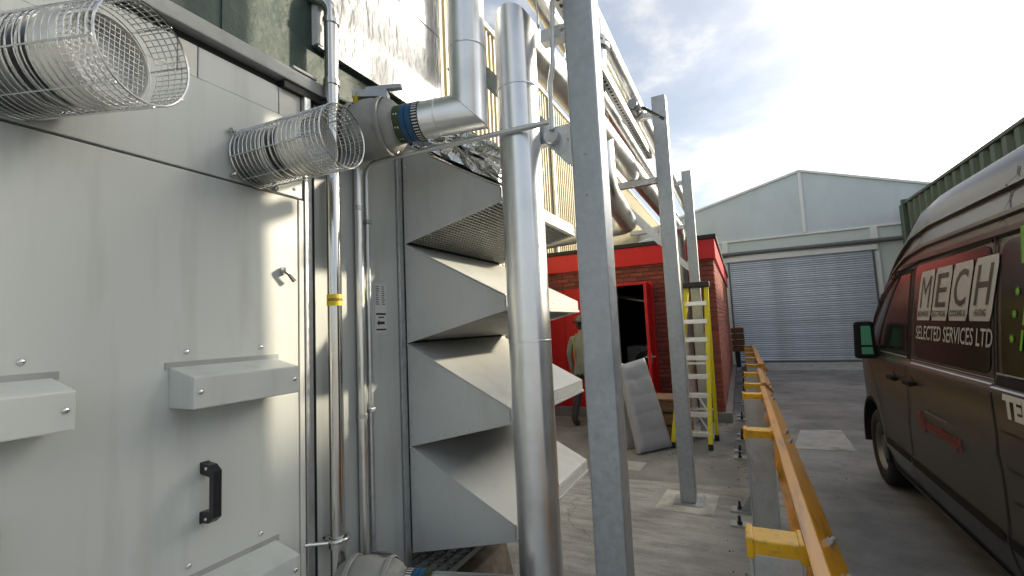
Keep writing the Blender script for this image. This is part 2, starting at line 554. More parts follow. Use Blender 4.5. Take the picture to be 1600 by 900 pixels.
def struct(o):
    o["kind"] = "structure"
    return o


def part_like(src, name, parent, loc):
    c = bpy.data.objects.new(name, src)
    col.objects.link(c)
    c.parent = parent
    c.location = loc
    return c


def bend(pts, rad, n=6):
    """round the corners of a polyline"""
    P = [Vector(p) for p in pts]
    out = [P[0]]
    for i in range(1, len(P) - 1):
        a = (P[i - 1] - P[i]).normalized()
        b = (P[i + 1] - P[i]).normalized()
        ang = math.acos(max(-1, min(1, a.dot(b))))
        t = min(rad / math.tan(ang / 2), (P[i - 1] - P[i]).length * .49, (P[i + 1] - P[i]).length * .49)
        r = t * math.tan(ang / 2)
        c = P[i] + (a + b).normalized() * (r / math.sin(ang / 2))
        s0, s1 = P[i] + a * t - c, P[i] + b * t - c
        om = math.acos(max(-1, min(1, s0.normalized().dot(s1.normalized()))))
        for k in range(n + 1):
            f = k / n
            out.append(c + (s0 * math.sin((1 - f) * om) + s1 * math.sin(f * om)) / math.sin(om))
    out.append(P[-1])
    return out


def text_mesh(txt, size, shear=0.0, bold=0.0, spacing=1.0, xs=1.0):
    """flat lettering as (verts, faces), origin at left of baseline, cap height about 0.73*size"""
    cu = bpy.data.curves.new("lettering_curve", 'FONT')
    cu.body = txt
    cu.size = size
    cu.shear = shear
    cu.offset = bold
    cu.space_character = spacing
    cu.resolution_u = 3
    ob = bpy.data.objects.new("lettering_curve", cu)
    col.objects.link(ob)
    dg = bpy.context.evaluated_depsgraph_get()
    me = bpy.data.meshes.new_from_object(ob.evaluated_get(dg))
    vs = [(v.co.x * xs, v.co.y) for v in me.vertices]
    fs = [tuple(p.vertices) for p in me.polygons]
    bpy.data.objects.remove(ob)
    bpy.data.curves.remove(cu)
    bpy.data.meshes.remove(me)
    return vs, fs

# ================================================================== SETTING
XW = -1.60          # outer face of the plant container
g = MB()
g.add([(-300, -300, 0), (300, -300, 0), (300, 300, 0), (-300, 300, 0)], [(0, 1, 2, 3)])
struct(g.build('ground', 'asphalt'))
g = MB()
g.add([(-6, -4, .004), (0.32, -4, .004), (0.32, 5.08, .004), (-6, 4.72, .004)], [(0, 1, 2, 3)])
struct(g.build('concrete_apron', 'apron'))
g = MB()
g.add([(.46, 6.72, .004), (1.10, 6.76, .004), (1.13, 7.92, .004), (.63, 7.80, .004)], [(0, 1, 2, 3)])
struct(g.build('repair_patch', 'patch'))
g = MB()
g.add([(-1.55, 5.35, .004), (-1.12, 5.30, .004), (-1.10, 5.62, .004), (-1.50, 5.66, .004)], [(0, 1, 2, 3)])
struct(g.build('repair_patch', 'patch'))
g = MB()
g.add([(-2.2, 16.2, .004), (9, 15.9, .004), (9, 18.74, .004), (-2.2, 18.74, .004)], [(0, 1, 2, 3)])
struct(g.build('concrete_threshold', 'patch'))
g = MB()
g.add([(-.80, 4.28, .008), (-.33, 4.26, .008), (-.30, 4.78, .008), (-.76, 4.80, .008)], [(0, 1, 2, 3)])
struct(g.build('grout_pad', 'grout'))

# ================================================================== PLANT CONTAINER
pc = thing('plant_container', 'large pale grey plant container with rain hoods and black handles along the left', 'container', (XW, 0.5, 0))
Y0, Y1 = -1.6, 1.345
MB().box(-3.9, XW - .03, Y0, 1.40, .12, 2.66).build('carcass', 'trimgrey', pc)
MB().box(XW - .03, XW, Y0, 0.05, .16, 2.187).build('door_panel', 'panel', pc, bevel=.004)
dp = MB().box(XW - .03, XW, .056, 1.318, .16, 2.187).build('door_panel', 'panel', pc, bevel=.004)
MB().box(XW - .03, XW + .004, 1.321, Y1, .16, 2.187).build('edge_strip', 'edge', pc, bevel=.003)
MB().box(XW - .03, XW, Y0, Y1, 2.194, 2.520).build('upper_panel', 'panel', pc, bevel=.003)
for a, b, mm in ((-1.6, .30, 'panel'), (.304, .86, 'panel'), (.864, .925, 'edge'), (.929, 1.24, 'panel'), (1.244, 1.345, 'edge')):
    MB().box(XW - .035, XW - .012, a, b, 2.527, 2.640).build('frieze_panel', mm, pc, bevel=.002)
MB().box(XW - .036, XW - .026, Y0, Y1, 2.642, 2.672).build('gasket', 'seal', pc)
rr_ = MB().box(XW - .08, XW + .022, Y0, 1.47, 2.672, 2.728).build('roof_rail', 'trimgrey', pc, bevel=.005)
MB().box(XW - .05, XW + .028, 1.28, 1.40, 2.729, 2.742).build('joint_plate', 'trimgrey', rr_, bevel=.003)
MB().box(XW - .08, XW + .012, 1.25, 1.47, 2.640, 2.671).build('end_block', 'seal', rr_)
MB().box(-3.9, XW - .082, Y0, 1.47, 2.66, 2.70).build('roof', 'trimgrey', pc)
MB().box(XW - .03, XW + .010, 1.348, 1.383, .14, 2.66).build('corner_post', 'galv2', pc, bevel=.004)
MB().box(XW - .04, XW - .012, 1.384, 1.413, .14, 2.66).build('rubber_seal', 'seal', pc)
# small corner cover with two screws
cc = MB().box(XW, XW + .003, 1.13, 1.316, 2.196, 2.262).build('corner_cover', 'panel', pc)
for y in (1.16, 1.30):
    MB().dome((XW + .003, y, 2.225), (1, 0, 0), .008, .005).build('screw', 'chrome', cc)


def rain_hood(y0, y1, zt, h=.095, d=.13):
    b = MB()
    pts = [(XW, zt + .03), (XW + d, zt), (XW + d, zt - h), (XW, zt - h)]
    b.prism(pts, 'y', y0, y1)
    o = b.build('rain_hood', 'panel', pc, bevel=.004)
    MB().box(XW, XW + .004, y0 - .012, y1 + .012, zt + .024, zt + .045).build('sealant_flange', 'trimgrey', o)
    for y in (y0 + .02, y1 - .02):
        MB().dome((XW + d, y, zt - .045), (1, 0, 0), .009, .006).build('screw', 'chrome', o)
    for y in (y0 + .05, y1 - .06):
        MB().dome((XW, y, zt + .075), (1, 0, 0), .010, .007).build('screw', 'chrome', o)
    MB().dome(((XW + d * .5), y1 - .09, zt - h - .002), (0, 0, -1), .008, .006).build('screw', 'black', o)


rain_hood(.845, 1.213, 1.517)
rain_hood(.18, .572, 1.517)
rain_hood(.86, 1.213, .855)
rain_hood(.18, .572, .855)


def pull_handle(y, z0, z1):
    b = MB()
    w = .013
    so_ = .058
    b.prism([(XW, z1), (XW + so_ - .012, z1 - .004), (XW + so_ + .012, z1 - .022), (XW + so_ + .012, z0 + .022), (XW + so_ - .012, z0 + .004), (XW, z0),
             (XW, z0 + .034), (XW + so_ - .010, z0 + .040), (XW + so_ - .010, z1 - .040), (XW, z1 - .034)], 'y', y - w, y + w)
    o = b.build('handle', 'black', pc)
    for z in (z0 + .015, z1 - .015):
        MB().box(XW, XW + .006, y - w - .002, y + w + .002, z - .018, z + .018).build('foot', 'black', o, bevel=.003)
        MB().dome((XW + .030, y - w, z), (0, -1, 0), .006, .004).build('screw', 'chrome', o)


pull_handle(.955, 1.046, 1.232)
pull_handle(.455, 1.046, 1.232)
lk = MB().cyl((XW, 1.25, 1.885), (XW + .022, 1.25, 1.885), .016, 20).build('lock', 'chrome', pc)
MB().cyl((XW + .022, 1.25, 1.885), (XW + .034, 1.25, 1.885), .0135, 20).build('lock_barrel', 'galv2', lk)
MB().hexa([(XW + .024, 1.240, 1.875), (XW + .024, 1.258, 1.870), (XW + .024, 1.284, 1.848), (XW + .024, 1.272, 1.838)],
          [(XW + .034, 1.240, 1.875), (XW + .034, 1.258, 1.870), (XW + .034, 1.284, 1.848), (XW + .034, 1.272, 1.838)]).build('cam_lever', 'black', lk, bevel=.002)

# ================================================================== LOUVRE PLENUM (box with four weather hoods)
lv = thing('louvre_plenum', 'grey plenum box with four stacked triangular weather hoods beside the container', 'ventilator', (XW, 2.5, 0))
MB().box(-3.4, XW - .04, 1.415, 3.16, .44, 2.655).build('carcass', 'trimgrey', lv)
MB().box(XW - .04, XW - .018, 1.416, 1.955, .44, 2.655).build('side_panel', 'panel', lv, bevel=.003)
MB().box(XW - .04, XW - .004, 1.957, 1.996, .44, 2.67).build('corner_trim', 'galv2', lv, bevel=.004)
MB().box(XW - .04, XW - .002, 3.10, 3.16, .44, 2.67).build('corner_trim', 'galv2', lv, bevel=.004)
MB().box(-3.4, XW - .06, 1.6, 3.10, .06, .435).build('base_frame', 'seal', lv)
ZB = [.497, 1.027, 1.563, 2.096]
XO = -1.008
HY0, HY1 = 1.998, 3.10
for k, zb in enumerate(ZB):
    zt = zb + .528 if k < 3 else zb + .560
    lip0, lip1 = zb + .142, zb + .212
    dxw = XO - XW
    o = MB()
    t = .006
    # two cheeks
    for ya, yb in ((HY0, HY0 + t), (HY1 - t, HY1)):
        o.prism([(XW, zb), (XO, lip0), (XO, lip1), (XW, zt)], 'y', ya, yb)
    # sloping top sheet, standing a little over the cheeks, and the front lip
    o.prism([(XW, zt), (XW, zt + .008), (XO + .006, lip1 + .008), (XO + .006, lip1)], 'y', HY0 - .004, HY1 + .004)
    hood = o.build('weather_hood', 'hoodp', lv, bevel=.002)
    MB().box(XO + .001, XO + .008, HY0 + .002, HY1 - .002, lip0 + .018, lip1 - .001).build('lip', 'hoodp', hood, bevel=.002)
    MB().box(XO - .010, XO + .016, HY0 + .001, HY1 - .001, lip0, lip0 + .016).build('drip_edge', 'hoodp', hood, bevel=.002)
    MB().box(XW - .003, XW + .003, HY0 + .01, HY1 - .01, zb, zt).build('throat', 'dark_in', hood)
    for i in range(6):
        MB().dome((XW + .018, HY0 - .0005, zb + .05 + i * .075), (0, -1, 0), .0055, .0035, 8).build('rivet', 'galv2', hood)
    for i in range(7):
        f = .12 + i * .125
        MB().dome((XW + dxw * f, HY0 - .0005, (zb + .020) * (1 - f) + (lip0 + .016) * f), (0, -1, 0), .0045, .003, 8).build('rivet', 'galv2', hood)
    for i in range(8):
        MB().dome((XO + .008, HY0 + .08 + i * .135, lip1 - .018), (1, 0, 0), .005, .003, 8).build('rivet', 'galv2', hood)
    # bird mesh in the open underside
    bm_ = MB()
    for i in range(1, 26):
        f = i / 26
        x, z = XW + dxw * f, zb + .142 * f + .012
        bm_.tube([(x, HY0 + .008, z), (x, HY1 - .008, z)], .0045, 5)
    for i in range(1, 38):
        y = HY0 + (HY1 - HY0) * i / 38
        bm_.tube([(XW, y, zb + .017), (XO, y, lip0 + .017)], .003, 4)
    bm_.build('bird_mesh', 'trimgrey', hood)
MB().box(XW - .06, XO + .02, HY0 - .01, HY0 + .01, 2.662, 2.672)
# rating plate on the plenum side panel
pl = MB().box(XW - .018, XW - .016, 1.778, 1.862, 1.625, 1.872).build('rating_plate', 'white_label', lv)
inf = MB()
for i in range(9):
    z = 1.855 - i * .011
    for y, w in ((1.784, .03), (1.828, .024)):
        inf.box(XW - .0165, XW - .0152, y, y + w * random.uniform(.6, 1), z, z + .004)
inf.box(XW - .0165, XW - .0152, 1.785, 1.855, 1.715, 1.724)
inf.box(XW - .0165, XW - .0152, 1.800, 1.842, 1.700, 1.706)
inf.box(XW - .0165, XW - .0152, 1.805, 1.845, 1.668, 1.682)
inf.prism([(1.805, 1.690), (1.790, 1.675), (1.805, 1.660)], 'x', XW - .0165, XW - .0152)
inf.box(XW - .0165, XW - .0152, 1.785, 1.855, 1.638, 1.646)
inf.build('print', 'black', pl)
# foil-wrapped insulation slab lying on the top hood
tilt = [(XW + .02, 2.672), (XO - .02, 2.330), (XO + .02, 2.49), (XW + .10, 2.86), (XW + .02, 2.86)]
fb = MB()
rows = 10
prof = []
for i in range(len(tilt)):
    a, b = tilt[i], tilt[(i + 1) % len(tilt)]
    for k in range(8):
        prof.append((a[0] + (b[0] - a[0]) * k / 8, a[1] + (b[1] - a[1]) * k / 8))
n = len(prof)
vs, fs = [], []
random.seed(3)
for j in range(rows + 1):
    y = 2.03 + .36 * j / rows
    for x, z in prof:
        vs.append((x + random.gauss(0, .006), y + random.gauss(0, .006), z + random.uniform(0, .02)))
for j in range(rows):
    for i in range(n):
        fs.append((j * n + i, j * n + (i + 1) % n, (j + 1) * n + (i + 1) % n, (j + 1) * n + i))
fb.add(vs, fs)
cx, czz = sum(p[0] for p in prof) / n, sum(p[1] for p in prof) / n
grid = []
for end, y in ((0, 2.03), (rows * n, 2.39)):
    vs2 = [vs[end + i] for i in range(n)]
    inner = [[((p[0] * (1 - f) + cx * f) + random.gauss(0, .008), y + random.gauss(0, .010), p[2] * (1 - f) + czz * f + random.gauss(0, .006)) for p in vs2] for f in (.25, .5, .75)]
    allv = vs2 + [q for r_ in inner for q in r_] + [(cx, y, czz)]
    ff = []
    for r_ in range(3):
        for i in range(n):
            ff.append((r_ * n + i, r_ * n + (i + 1) % n, (r_ + 1) * n + (i + 1) % n, (r_ + 1) * n + i))
    for i in range(n):
        ff.append((3 * n + i, 3 * n + (i + 1) % n, 4 * n))
    fb.add(allv, ff)
tag(fb.build('foil_slab', 'foil_crush', org=(-1.3, 2.5, 2.4)), 'crumpled dark silver foil insulation lying on the topmost weather hood', 'insulation')

# ================================================================== GREEN HOUSING ABOVE AND FOIL DUCT
gh = thing('green_housing', 'dark green textured plant housing rising above the container roof', 'housing', (-2.0, 0, 2.7))
MB().box(-3.9, -1.635, -1.6, 2.05, 2.745, 5.2).build('wall_sheet', 'green_clad', gh, bevel=.01)
MB().box(-1.635, -1.629, 1.02, 1.03, 2.745, 5.2).build('joint_strip', 'green_clad', gh)
fd = thing('foil_duct', 'large square duct wrapped in shiny silver foil above the plenum', 'duct', (-1.7, 1.9, 2.9))
dv, df = [], []
ny, nz = 30, 46
random.seed(11)


def foil_face(fn, a, b, na, nb, amp):
    vs_, fs_ = [], []
    for i in range(na + 1):
        for j in range(nb + 1):
            p = Vector(fn(a * i / na, b * j / nb))
            if 0 < i < na and 0 < j < nb:
                p += Vector((random.gauss(0, amp), random.gauss(0, amp), random.gauss(0, amp)))
            vs_.append(p)
    for i in range(na):
        for j in range(nb):
            q = i * (nb + 1) + j
            fs_.append((q, q + 1, q + nb + 2, q + nb + 1))
    return vs_, fs_


b = MB()
for fn, a_, b_, na, nb in ((lambda u, v: (-1.60, 1.432 + u, 2.915 + v), .97, 2.2, 20, 44),
                           (lambda u, v: (-1.60 - u, 1.432, 2.915 + v), .034, 2.2, 2, 44),
                           (lambda u, v: (-1.60 - u, 2.402, 2.915 + v), .6, 2.2, 8, 44),
                           (lambda u, v: (-1.60 - u, 1.432 + v, 2.915), .034, .97, 2, 20)):
    vs_, fs_ = foil_face(fn, a_, b_, na, nb, .0016)
    b.add(vs_, fs_, True)
b.build('foil_wrap', 'foil', fd, recalc=False)
for z in (3.5, 4.1):
    MB().box(-1.63, -1.5965, 1.4285, 2.4055, z, z + .06).build('tape_band', 'foil', fd)
MB().box(-1.632, -1.5962, 1.426, 1.462, 2.925, 5.1).build('corner_tape', 'white_label', fd)
# crushed foil end where the duct drops towards the plenum
cb = MB()
vs_, fs_ = foil_face(lambda u, v: (-1.66 + .06 * math.sin(u * 5), 2.09 + u, 2.68 + v * .9), .5, .30, 20, 10, .012)
cb.add(vs_, fs_)
vs_, fs_ = foil_face(lambda u, v: (-1.66 - u, 2.09, 2.68 + v * .9), .28, .30, 10, 10, .010)
cb.add(vs_, fs_)
cb.build('crushed_collar', 'foil_crush', fd, recalc=False)
# galvanised channel hanging beside the duct
hc = MB().box(-1.53, -1.47, 2.41, 2.50, 3.28, 5.2)
hc.box(-1.468, -1.462, 2.40, 2.51, 3.28, 5.2)
hc.box(-1.545, -1.455, 2.395, 2.515, 3.262, 3.279)
tag(hc.build('steel_channel', 'galv', org=(-1.5, 2.45, 3.27), bevel=.003), 'galvanised channel post hanging beside the foil duct', 'channel')

# ================================================================== FLUE TERMINALS IN WIRE CAGES


def flue_terminal(base, end, r, label):
    base, end = Vector(base), Vector(end)
    ax = (end - base).normalized()
    L = (end - base).length
    t = thing('flue_terminal', label, 'flue terminal', base, 'caged flue terminals on the container')
    ri = r * .86
    MB().lathe([(0, ri), (L * .30, ri)], base, ax, 40).build('sleeve', 'sleeve', t)
    MB().lathe([(L * .30, ri * .86), (L * .56, ri * .86)], base, ax, 40).build('dark_core', 'seal', t)
    for f in (.315, .355, .43, .505):
        MB().lathe([(L * f, ri * .86), (L * f, ri * 1.04), (L * (f + .022), ri * 1.04), (L * (f + .022), ri * .86)], base, ax, 40).build('fin_ring', 'alum', t)
    nz_ = MB()
    nz_.lathe([(L * .54, ri * .86), (L * .54, ri * 1.08), (L * .58, ri * 1.09), (L * .73, ri * 1.02), (L * .75, ri * .95), (L * .62, ri * .90)], base, ax, 40)
    nz_.build('nozzle', 'nozzle', t)
    MB().lathe([(L * .64, ri * .91), (L * .64, .0005)], base, ax, 32).build('inner_plate', 'white_label', t)
    a = ax.orthogonal().normalized()
    up = (Vector((0, 0, 1)) - ax * ax.z).normalized()
    sd_ = ax.cross(up)
    gm = MB()
    gr = ri * .93
    c = base + ax * (L * .735)
    k = 7
    for i in range(-k, k + 1):
        o_ = gr * i / (k + .6)
        hlen = math.sqrt(gr * gr - o_ * o_)
        gm.tube([c + up * o_ - sd_ * hlen, c + up * o_ + sd_ * hlen], .0012, 4)
        gm.tube([c + sd_ * o_ - up * hlen, c + sd_ * o_ + up * hlen], .0012, 4)
    gm.build('outlet_mesh', 'galv', t)
    # cage: hoops, stringers, a finer outer grid
    cg = MB()
    nh = 21
    for i in range(nh):
        f = .03 + .97 * i / (nh - 1)
        c = base + ax * (L * f)
        rad = r * (1.0 + .0 * f)
        pts = [c + (up * math.cos(2 * math.pi * q / 36) + sd_ * math.sin(2 * math.pi * q / 36)) * rad for q in range(36)]
        cg.tube(pts, .0018 if 0 < i < nh - 1 else .003, 5, closed=True)
    for q in range(8):
        an = 2 * math.pi * (q + .3) / 8
        w = (up * math.cos(an) + sd_ * math.sin(an)) * (r + .0025)
        cg.tube([base + w + ax * (L * .02), base + w + ax * L], .0024, 5)
    for q in range(52):
        an = 2 * math.pi * q / 52
        w = (up * math.cos(an) + sd_ * math.sin(an)) * (r - .002)
        cg.tube([base + w + ax * (L * .755), base + w + ax * L], .0013, 4)
    cage = cg.build('wire_cage', 'chrome', t)
    for an in (.9, 2.3, 3.9, 5.4):
        w = (up * math.cos(an) + sd_ * math.sin(an)) * (r + .014)
        eye = [base + w + Vector((.012 + .010 * math.cos(u), 0, 0)) + (up * math.cos(an) + sd_ * math.sin(an)) * .010 * math.sin(u) for u in [2 * math.pi * v / 10 for v in range(10)]]
        MB().tube(eye, .004, 6, closed=True).cyl(base + w - ax * .004, base + w + ax * .016, .006, 8).build('fixing_eye', 'chrome', cage)
    return t


flue_terminal((XW, .470, 2.322), (-1.215, .580, 2.308), .119, 'nearest caged flue terminal at the upper left of the container, the larger looking one')
flue_terminal((XW, 1.128, 2.296), (-1.18, 1.158, 2.304), .109, 'caged flue terminal next to the wrapped valve and blue banded pipe')

# ================================================================== PIPES ON THE PLENUM
sp = thing('stainless_pipe', 'shiny stainless steel vertical pipe with yellow tape beside the container corner', 'pipe', (-1.545, 1.455, 0))
MB().tube(bend([(-1.545, 1.455, .12), (-1.545, 1.455, 3.10), (-1.66, 1.40, 3.17), (-2.4, 1.30, 3.25)], .07, 6), .030, 20).build('pipe', 'stainless', sp)
for z in (.78, 2.735, 3.02):
    MB().lathe([(-.012, .030), (-.012, .036), (.012, .036), (.012, .030)], (-1.545, 1.455, z), (0, 0, 1), 20).build('joint_ring', 'stainless', sp)
yt = MB().lathe([(-.024, .0305), (-.024, .0312), (.024, .0312), (.024, .0305)], (-1.545, 1.455, 1.772), (0, 0, 1), 24).build('yellow_tape', 'yellow_tape', sp)


def on_cyl(txt, size, c, r, a0, vertical=False, m='black', parent=None, name='lettering', bold=.0):
    vs_, fs_ = text_mesh(txt, size, bold=bold)
    w = max(v[0] for v in vs_)
    b = MB()
    out = []
    for x, y in vs_:
        if vertical:
            an, z = a0 - (y / r), x - w / 2
        else:
            an, z = a0 + ((x - w / 2) / r), y
        out.append((c[0] + r * math.sin(an), c[1] - r * math.cos(an), c[2] + z))
    b.add(out, fs_)
    return b.build(name, m, parent, recalc=False)


for a0 in (.25, 1.25, 2.2):
    on_cyl("GAS", .016, (-1.545, 1.455, 1.768), .0318, a0, m='black', parent=yt, bold=.0005)
cl = MB().tube([Vector((-1.545 + .042 * math.cos(a), 1.455 + .042 * math.sin(a), .80)) for a in [2 * math.pi * i / 20 for i in range(20)]], .009, 8, closed=True)
cl.cyl((-1.60, 1.44, .80), (-1.58, 1.44, .80), .012, 10).cyl((-1.545, 1.405, .80), (-1.60, 1.34, .81), .008, 8)
cl.build('pipe_clamp', 'chrome', sp)

cp = thing('vent_pipe', 'dull silver pipe rising behind the thin conduit on the plenum panel', 'pipe', (-1.59, 1.66, 0))
MB().tube([(-1.592, 1.655, .62), (-1.592, 1.655, 2.50)], .020, 16).build('pipe', 'alum', cp)
for z in (1.25, 2.22):
    MB().lathe([(-.010, .020), (-.010, .024), (.010, .024), (.010, .020)], (-1.592, 1.655, z), (0, 0, 1), 16).build('joint_ring', 'galv2', cp)
cd = thing('conduit', 'thin galvanised conduit bending out across the plenum towards the rack', 'conduit', (-1.585, 1.70, 0))
MB().tube(bend([(-1.583, 1.700, .62), (-1.583, 1.700, 2.452), (-.66, 1.80, 2.478)], .075, 8), .0125, 14).build('tube', 'galv2', cd)
for z in (1.27, 2.16):
    MB().box(-1.618, -1.566, 1.683, 1.717, z - .010, z + .010).build('saddle_clip', 'galv', cd, bevel=.004)

# wrapped valve + banded pipe turning up
P1A, P1B = Vector((-1.435, 1.620, 2.562)), Vector((-1.004, 1.720, 2.576))
d1 = (P1B - P1A).normalized()
ip = thing('banded_pipe', 'silver clad pipe with blue and green bands and mitred bend turning upward', 'pipe', P1A)
MB().tube([P1A, P1B, (-.985, 1.720, 5.0)], .082, 40).build('cladding', 'alu', ip)
for t_, c_ in ((.26, None),):
    pass


def band(p, d, r, t0, t1, m, parent, name='band', n=48):
    return MB().lathe([(t0, r), (t0, r + .0022), (t1, r + .0022), (t1, r)], p, d, n).build(name, m, parent)


gb = band(P1A, d1, .082, .112, .146, 'band_green', ip, 'green_band')
band(P1A, d1, .082, .147, .168, 'band_blue', ip, 'blue_band')
band(P1A, d1, .082, .168, .173, 'seal', ip, 'dark_band')
band(P1A, d1, .082, .173, .198, 'band_blue', ip, 'blue_band')
sb = band(P1A, d1, .082, .199, .232, 'seal', ip, 'striped_band')


def ring_frame(d):
    up = (Vector((0, 0, 1)) - d * d.z).normalized()
    return up, d.cross(up)


def band_ticks(p, d, r, t0, t1, n, duty, parent, m='white_label'):
    up, sd_ = ring_frame(d)
    b = MB()
    for i in range(n):
        a0 = 2 * math.pi * i / n
        a1 = a0 + 2 * math.pi / n * duty
        q = [(t0, a0), (t0, a1), (t1, a1), (t1, a0)]
        b.add([p + d * t + (up * math.cos(a) + sd_ * math.sin(a)) * (r + .0032) for t, a in q], [(0, 1, 2, 3)])
    return b.build('stripe', m, parent)


band_ticks(P1A, d1, .082, .204, .229, 40, .42, sb)


def band_text(p, d, r, t, size, txts, parent):
    up, sd_ = ring_frame(d)
    for i, tx in enumerate(txts):
        vs_, fs_ = text_mesh(tx, size)
        a0 = 2 * math.pi * i / len(txts)
        MB().add([p + d * (t + y) + (up * math.cos(a0 - x / r) + sd_ * math.sin(a0 - x / r)) * (r + .0032) for x, y in vs_], fs_).build('marking', 'white_label', parent, recalc=False)


arr = MB()
up1, sd1 = ring_frame(d1)
for i in range(9):
    a0 = 2 * math.pi * i / 9
    for (t0, t1, w) in ((.120, .126, .07), (.132, .138, .10)):
        q = [(t0, a0), (t0, a0 + w), (t1, a0 + w), (t1, a0)]
        arr.add([P1A + d1 * t + (up1 * math.cos(a) + sd1 * math.sin(a)) * .0852 for t, a in q], [(0, 1, 2, 3)])
arr.build('marking', 'white_label', gb)
nrm = (d1 + Vector((0.011, 0, 1)).normalized()).normalized()
sm = MB()
# raised seam along the mitre and swage seams
aa = nrm.orthogonal().normalized()
ring = []
for i in range(40):
    a = 2 * math.pi * i / 40
    up, sd_ = ring_frame(d1)
    q = P1A + (up * math.cos(a) + sd_ * math.sin(a)) * .0825
    t = (P1B - q).dot(nrm) / d1.dot(nrm)
    ring.append(q + d1 * t)
sm.tube(ring, .003, 6, closed=True)
sm.build('mitre_seam', 'alu', ip)
for z in (2.86, 3.4):
    MB().lathe([(-.004, .082), (-.003, .0845), (.003, .0845), (.004, .082)], (-1.0, 1.72, z), (.006, 0, 1), 40).build('seam', 'alu', ip)
MB().lathe([(.30, .082), (.301, .0842), (.307, .0842), (.308, .082)], P1A, d1, 40).build('seam', 'alu', ip)


def wrapped_valve(p, d, label, r, flip=1):
    p = Vector(p)
    d = Vector(d).normalized()
    t = thing('wrapped_valve', label, 'valve', p)
    rnd = random.Random(int(p.z * 100))
    up, sd_ = ring_frame(d)
    prof = [(-.13, .45), (-.125, .80), (-.07, .95), (-.02, 1.05), (.02, 1.06), (.06, 1.0), (.10, .98), (.14, .82), (.145, .5)]
    nA = 28
    vs_, fs_ = [], []
    for j, (t_, k) in enumerate(prof):
        for i in range(nA):
            a = 2 * math.pi * i / nA
            w = 1 + .06 * math.sin(a * 5 + j) + .04 * math.sin(a * 11 + 2.3 * j) + rnd.gauss(0, .03)
            vs_.append(p + d * t_ + (up * math.cos(a) + sd_ * math.sin(a)) * r * k * w)
    for j in range(len(prof) - 1):
        for i in range(nA):
            fs_.append((j * nA + i, j * nA + (i + 1) % nA, (j + 1) * nA + (i + 1) % nA, (j + 1) * nA + i))
    fs_.append(tuple(range(nA)))
    fs_.append(tuple(range((len(prof) - 1) * nA, len(prof) * nA)))
    jk = MB().add(vs_, fs_, True).build('insulation_jacket', 'jacket', t, sub=1)
    for t_ in (-.075, .075):
        MB().lathe([(t_, r * 1.03), (t_ + .004, r * 1.08), (t_ + .018, r * 1.08), (t_ + .022, r * 1.03)], p, d, 28).build('strap', 'jacket', jk)
    for i in range(5):
        a = -.5 + i * .32
        q = p + d * .075 + (up * math.sin(a) * -1 + sd_ * -1 * math.cos(a)) * r * 1.06
        MB().box(-.012, .012, -.012, .012, -.012, .012, Matrix.Translation(q) @ Matrix.Rotation(a, 4, d)).build('toggle', 'galv', jk, bevel=.004)
    return t, up, sd_


VP = P1A - d1 * .03
v1, up_, sd_ = wrapped_valve(VP, d1, 'grey insulation wrapped valve behind the cage, with lever on top', .125)
gear = MB().box(-.080, .080, -.034, .034, .146, .182, Matrix.Translation(VP) @ Matrix.Rotation(.5, 4, 'Z'))
gear.cyl(VP + Vector((0, 0, .10)), VP + Vector((0, 0, .20)), .020, 12)
gear.box(-.02, .15, -.016, .016, .184, .204, Matrix.Translation(VP) @ Matrix.Rotation(.35, 4, 'Z'))
gear.build('lever_gear', 'galv', v1, bevel=.004)
MB().box(-.055, -.030, -.060, -.052, .105, .165, Matrix.Translation(VP)).build('yellow_tag', 'yellow_tape', v1)
# lower wrapped valve at the bottom edge
LV = Vector((-1.41, 1.475, .612))
dl = Vector((.93, .36, -.05)).normalized()
v2, up_, sd_ = wrapped_valve(LV, dl, 'grey insulation wrapped valve with white sticker at the bottom of the plenum', .118)
q0 = LV + dl * .03
lab = MB()
for (a, b) in ((0, 1),):
    w = []
    for t_, an in ((-.045, .25), (.045, .25), (.045, .85), (-.045, .85)):
        w.append(q0 + dl * t_ + (up_ * math.cos(an) - sd_ * math.sin(an)) * .136)
    lab.add(w, [(0, 1, 2, 3)])
st_ = lab.build('sticker', 'white_label', v2)
pr_ = MB()
for k, (f0, f1, g0, g1) in enumerate(((.2, .8, .40, .50), (.25, .7, .56, .62), (.45, .6, .68, .72))):
    w = []
    for a, b in ((f0, g0), (f1, g0), (f1, g1), (f0, g1)):
        t_, an = -.045 + .09 * a, .25 + .6 * (1 - b)
        w.append(q0 + dl * t_ + (up_ * math.cos(an) - sd_ * math.sin(an)) * .1375)
    pr_.add(w, [(0, 1, 2, 3)])
pr_.build('print', 'blue_print', st_)
LA = LV + dl * .10
lp = thing('lower_banded_pipe', 'silver clad pipe with blue bands leaving the lower wrapped valve', 'pipe', LA)
MB().tube([LA, LA + dl * .42, LA + dl * .42 + Vector((0, 0, -.55))], .078, 36).build('cladding', 'alu', lp)
sb = band(LA, dl, .082, .055, .085, 'seal', lp, 'striped_band')
band_ticks(LA, dl, .082, .058, .082, 40, .42, sb)
band(LA, dl, .082, .086, .106, 'band_blue', lp, 'blue_band')
band(LA, dl, .082, .106, .110, 'seal', lp, 'dark_band')
band(LA, dl, .082, .110, .130, 'band_blue', lp, 'blue_band')
band(LA, dl, .082, .131, .160, 'band_green', lp, 'green_band')

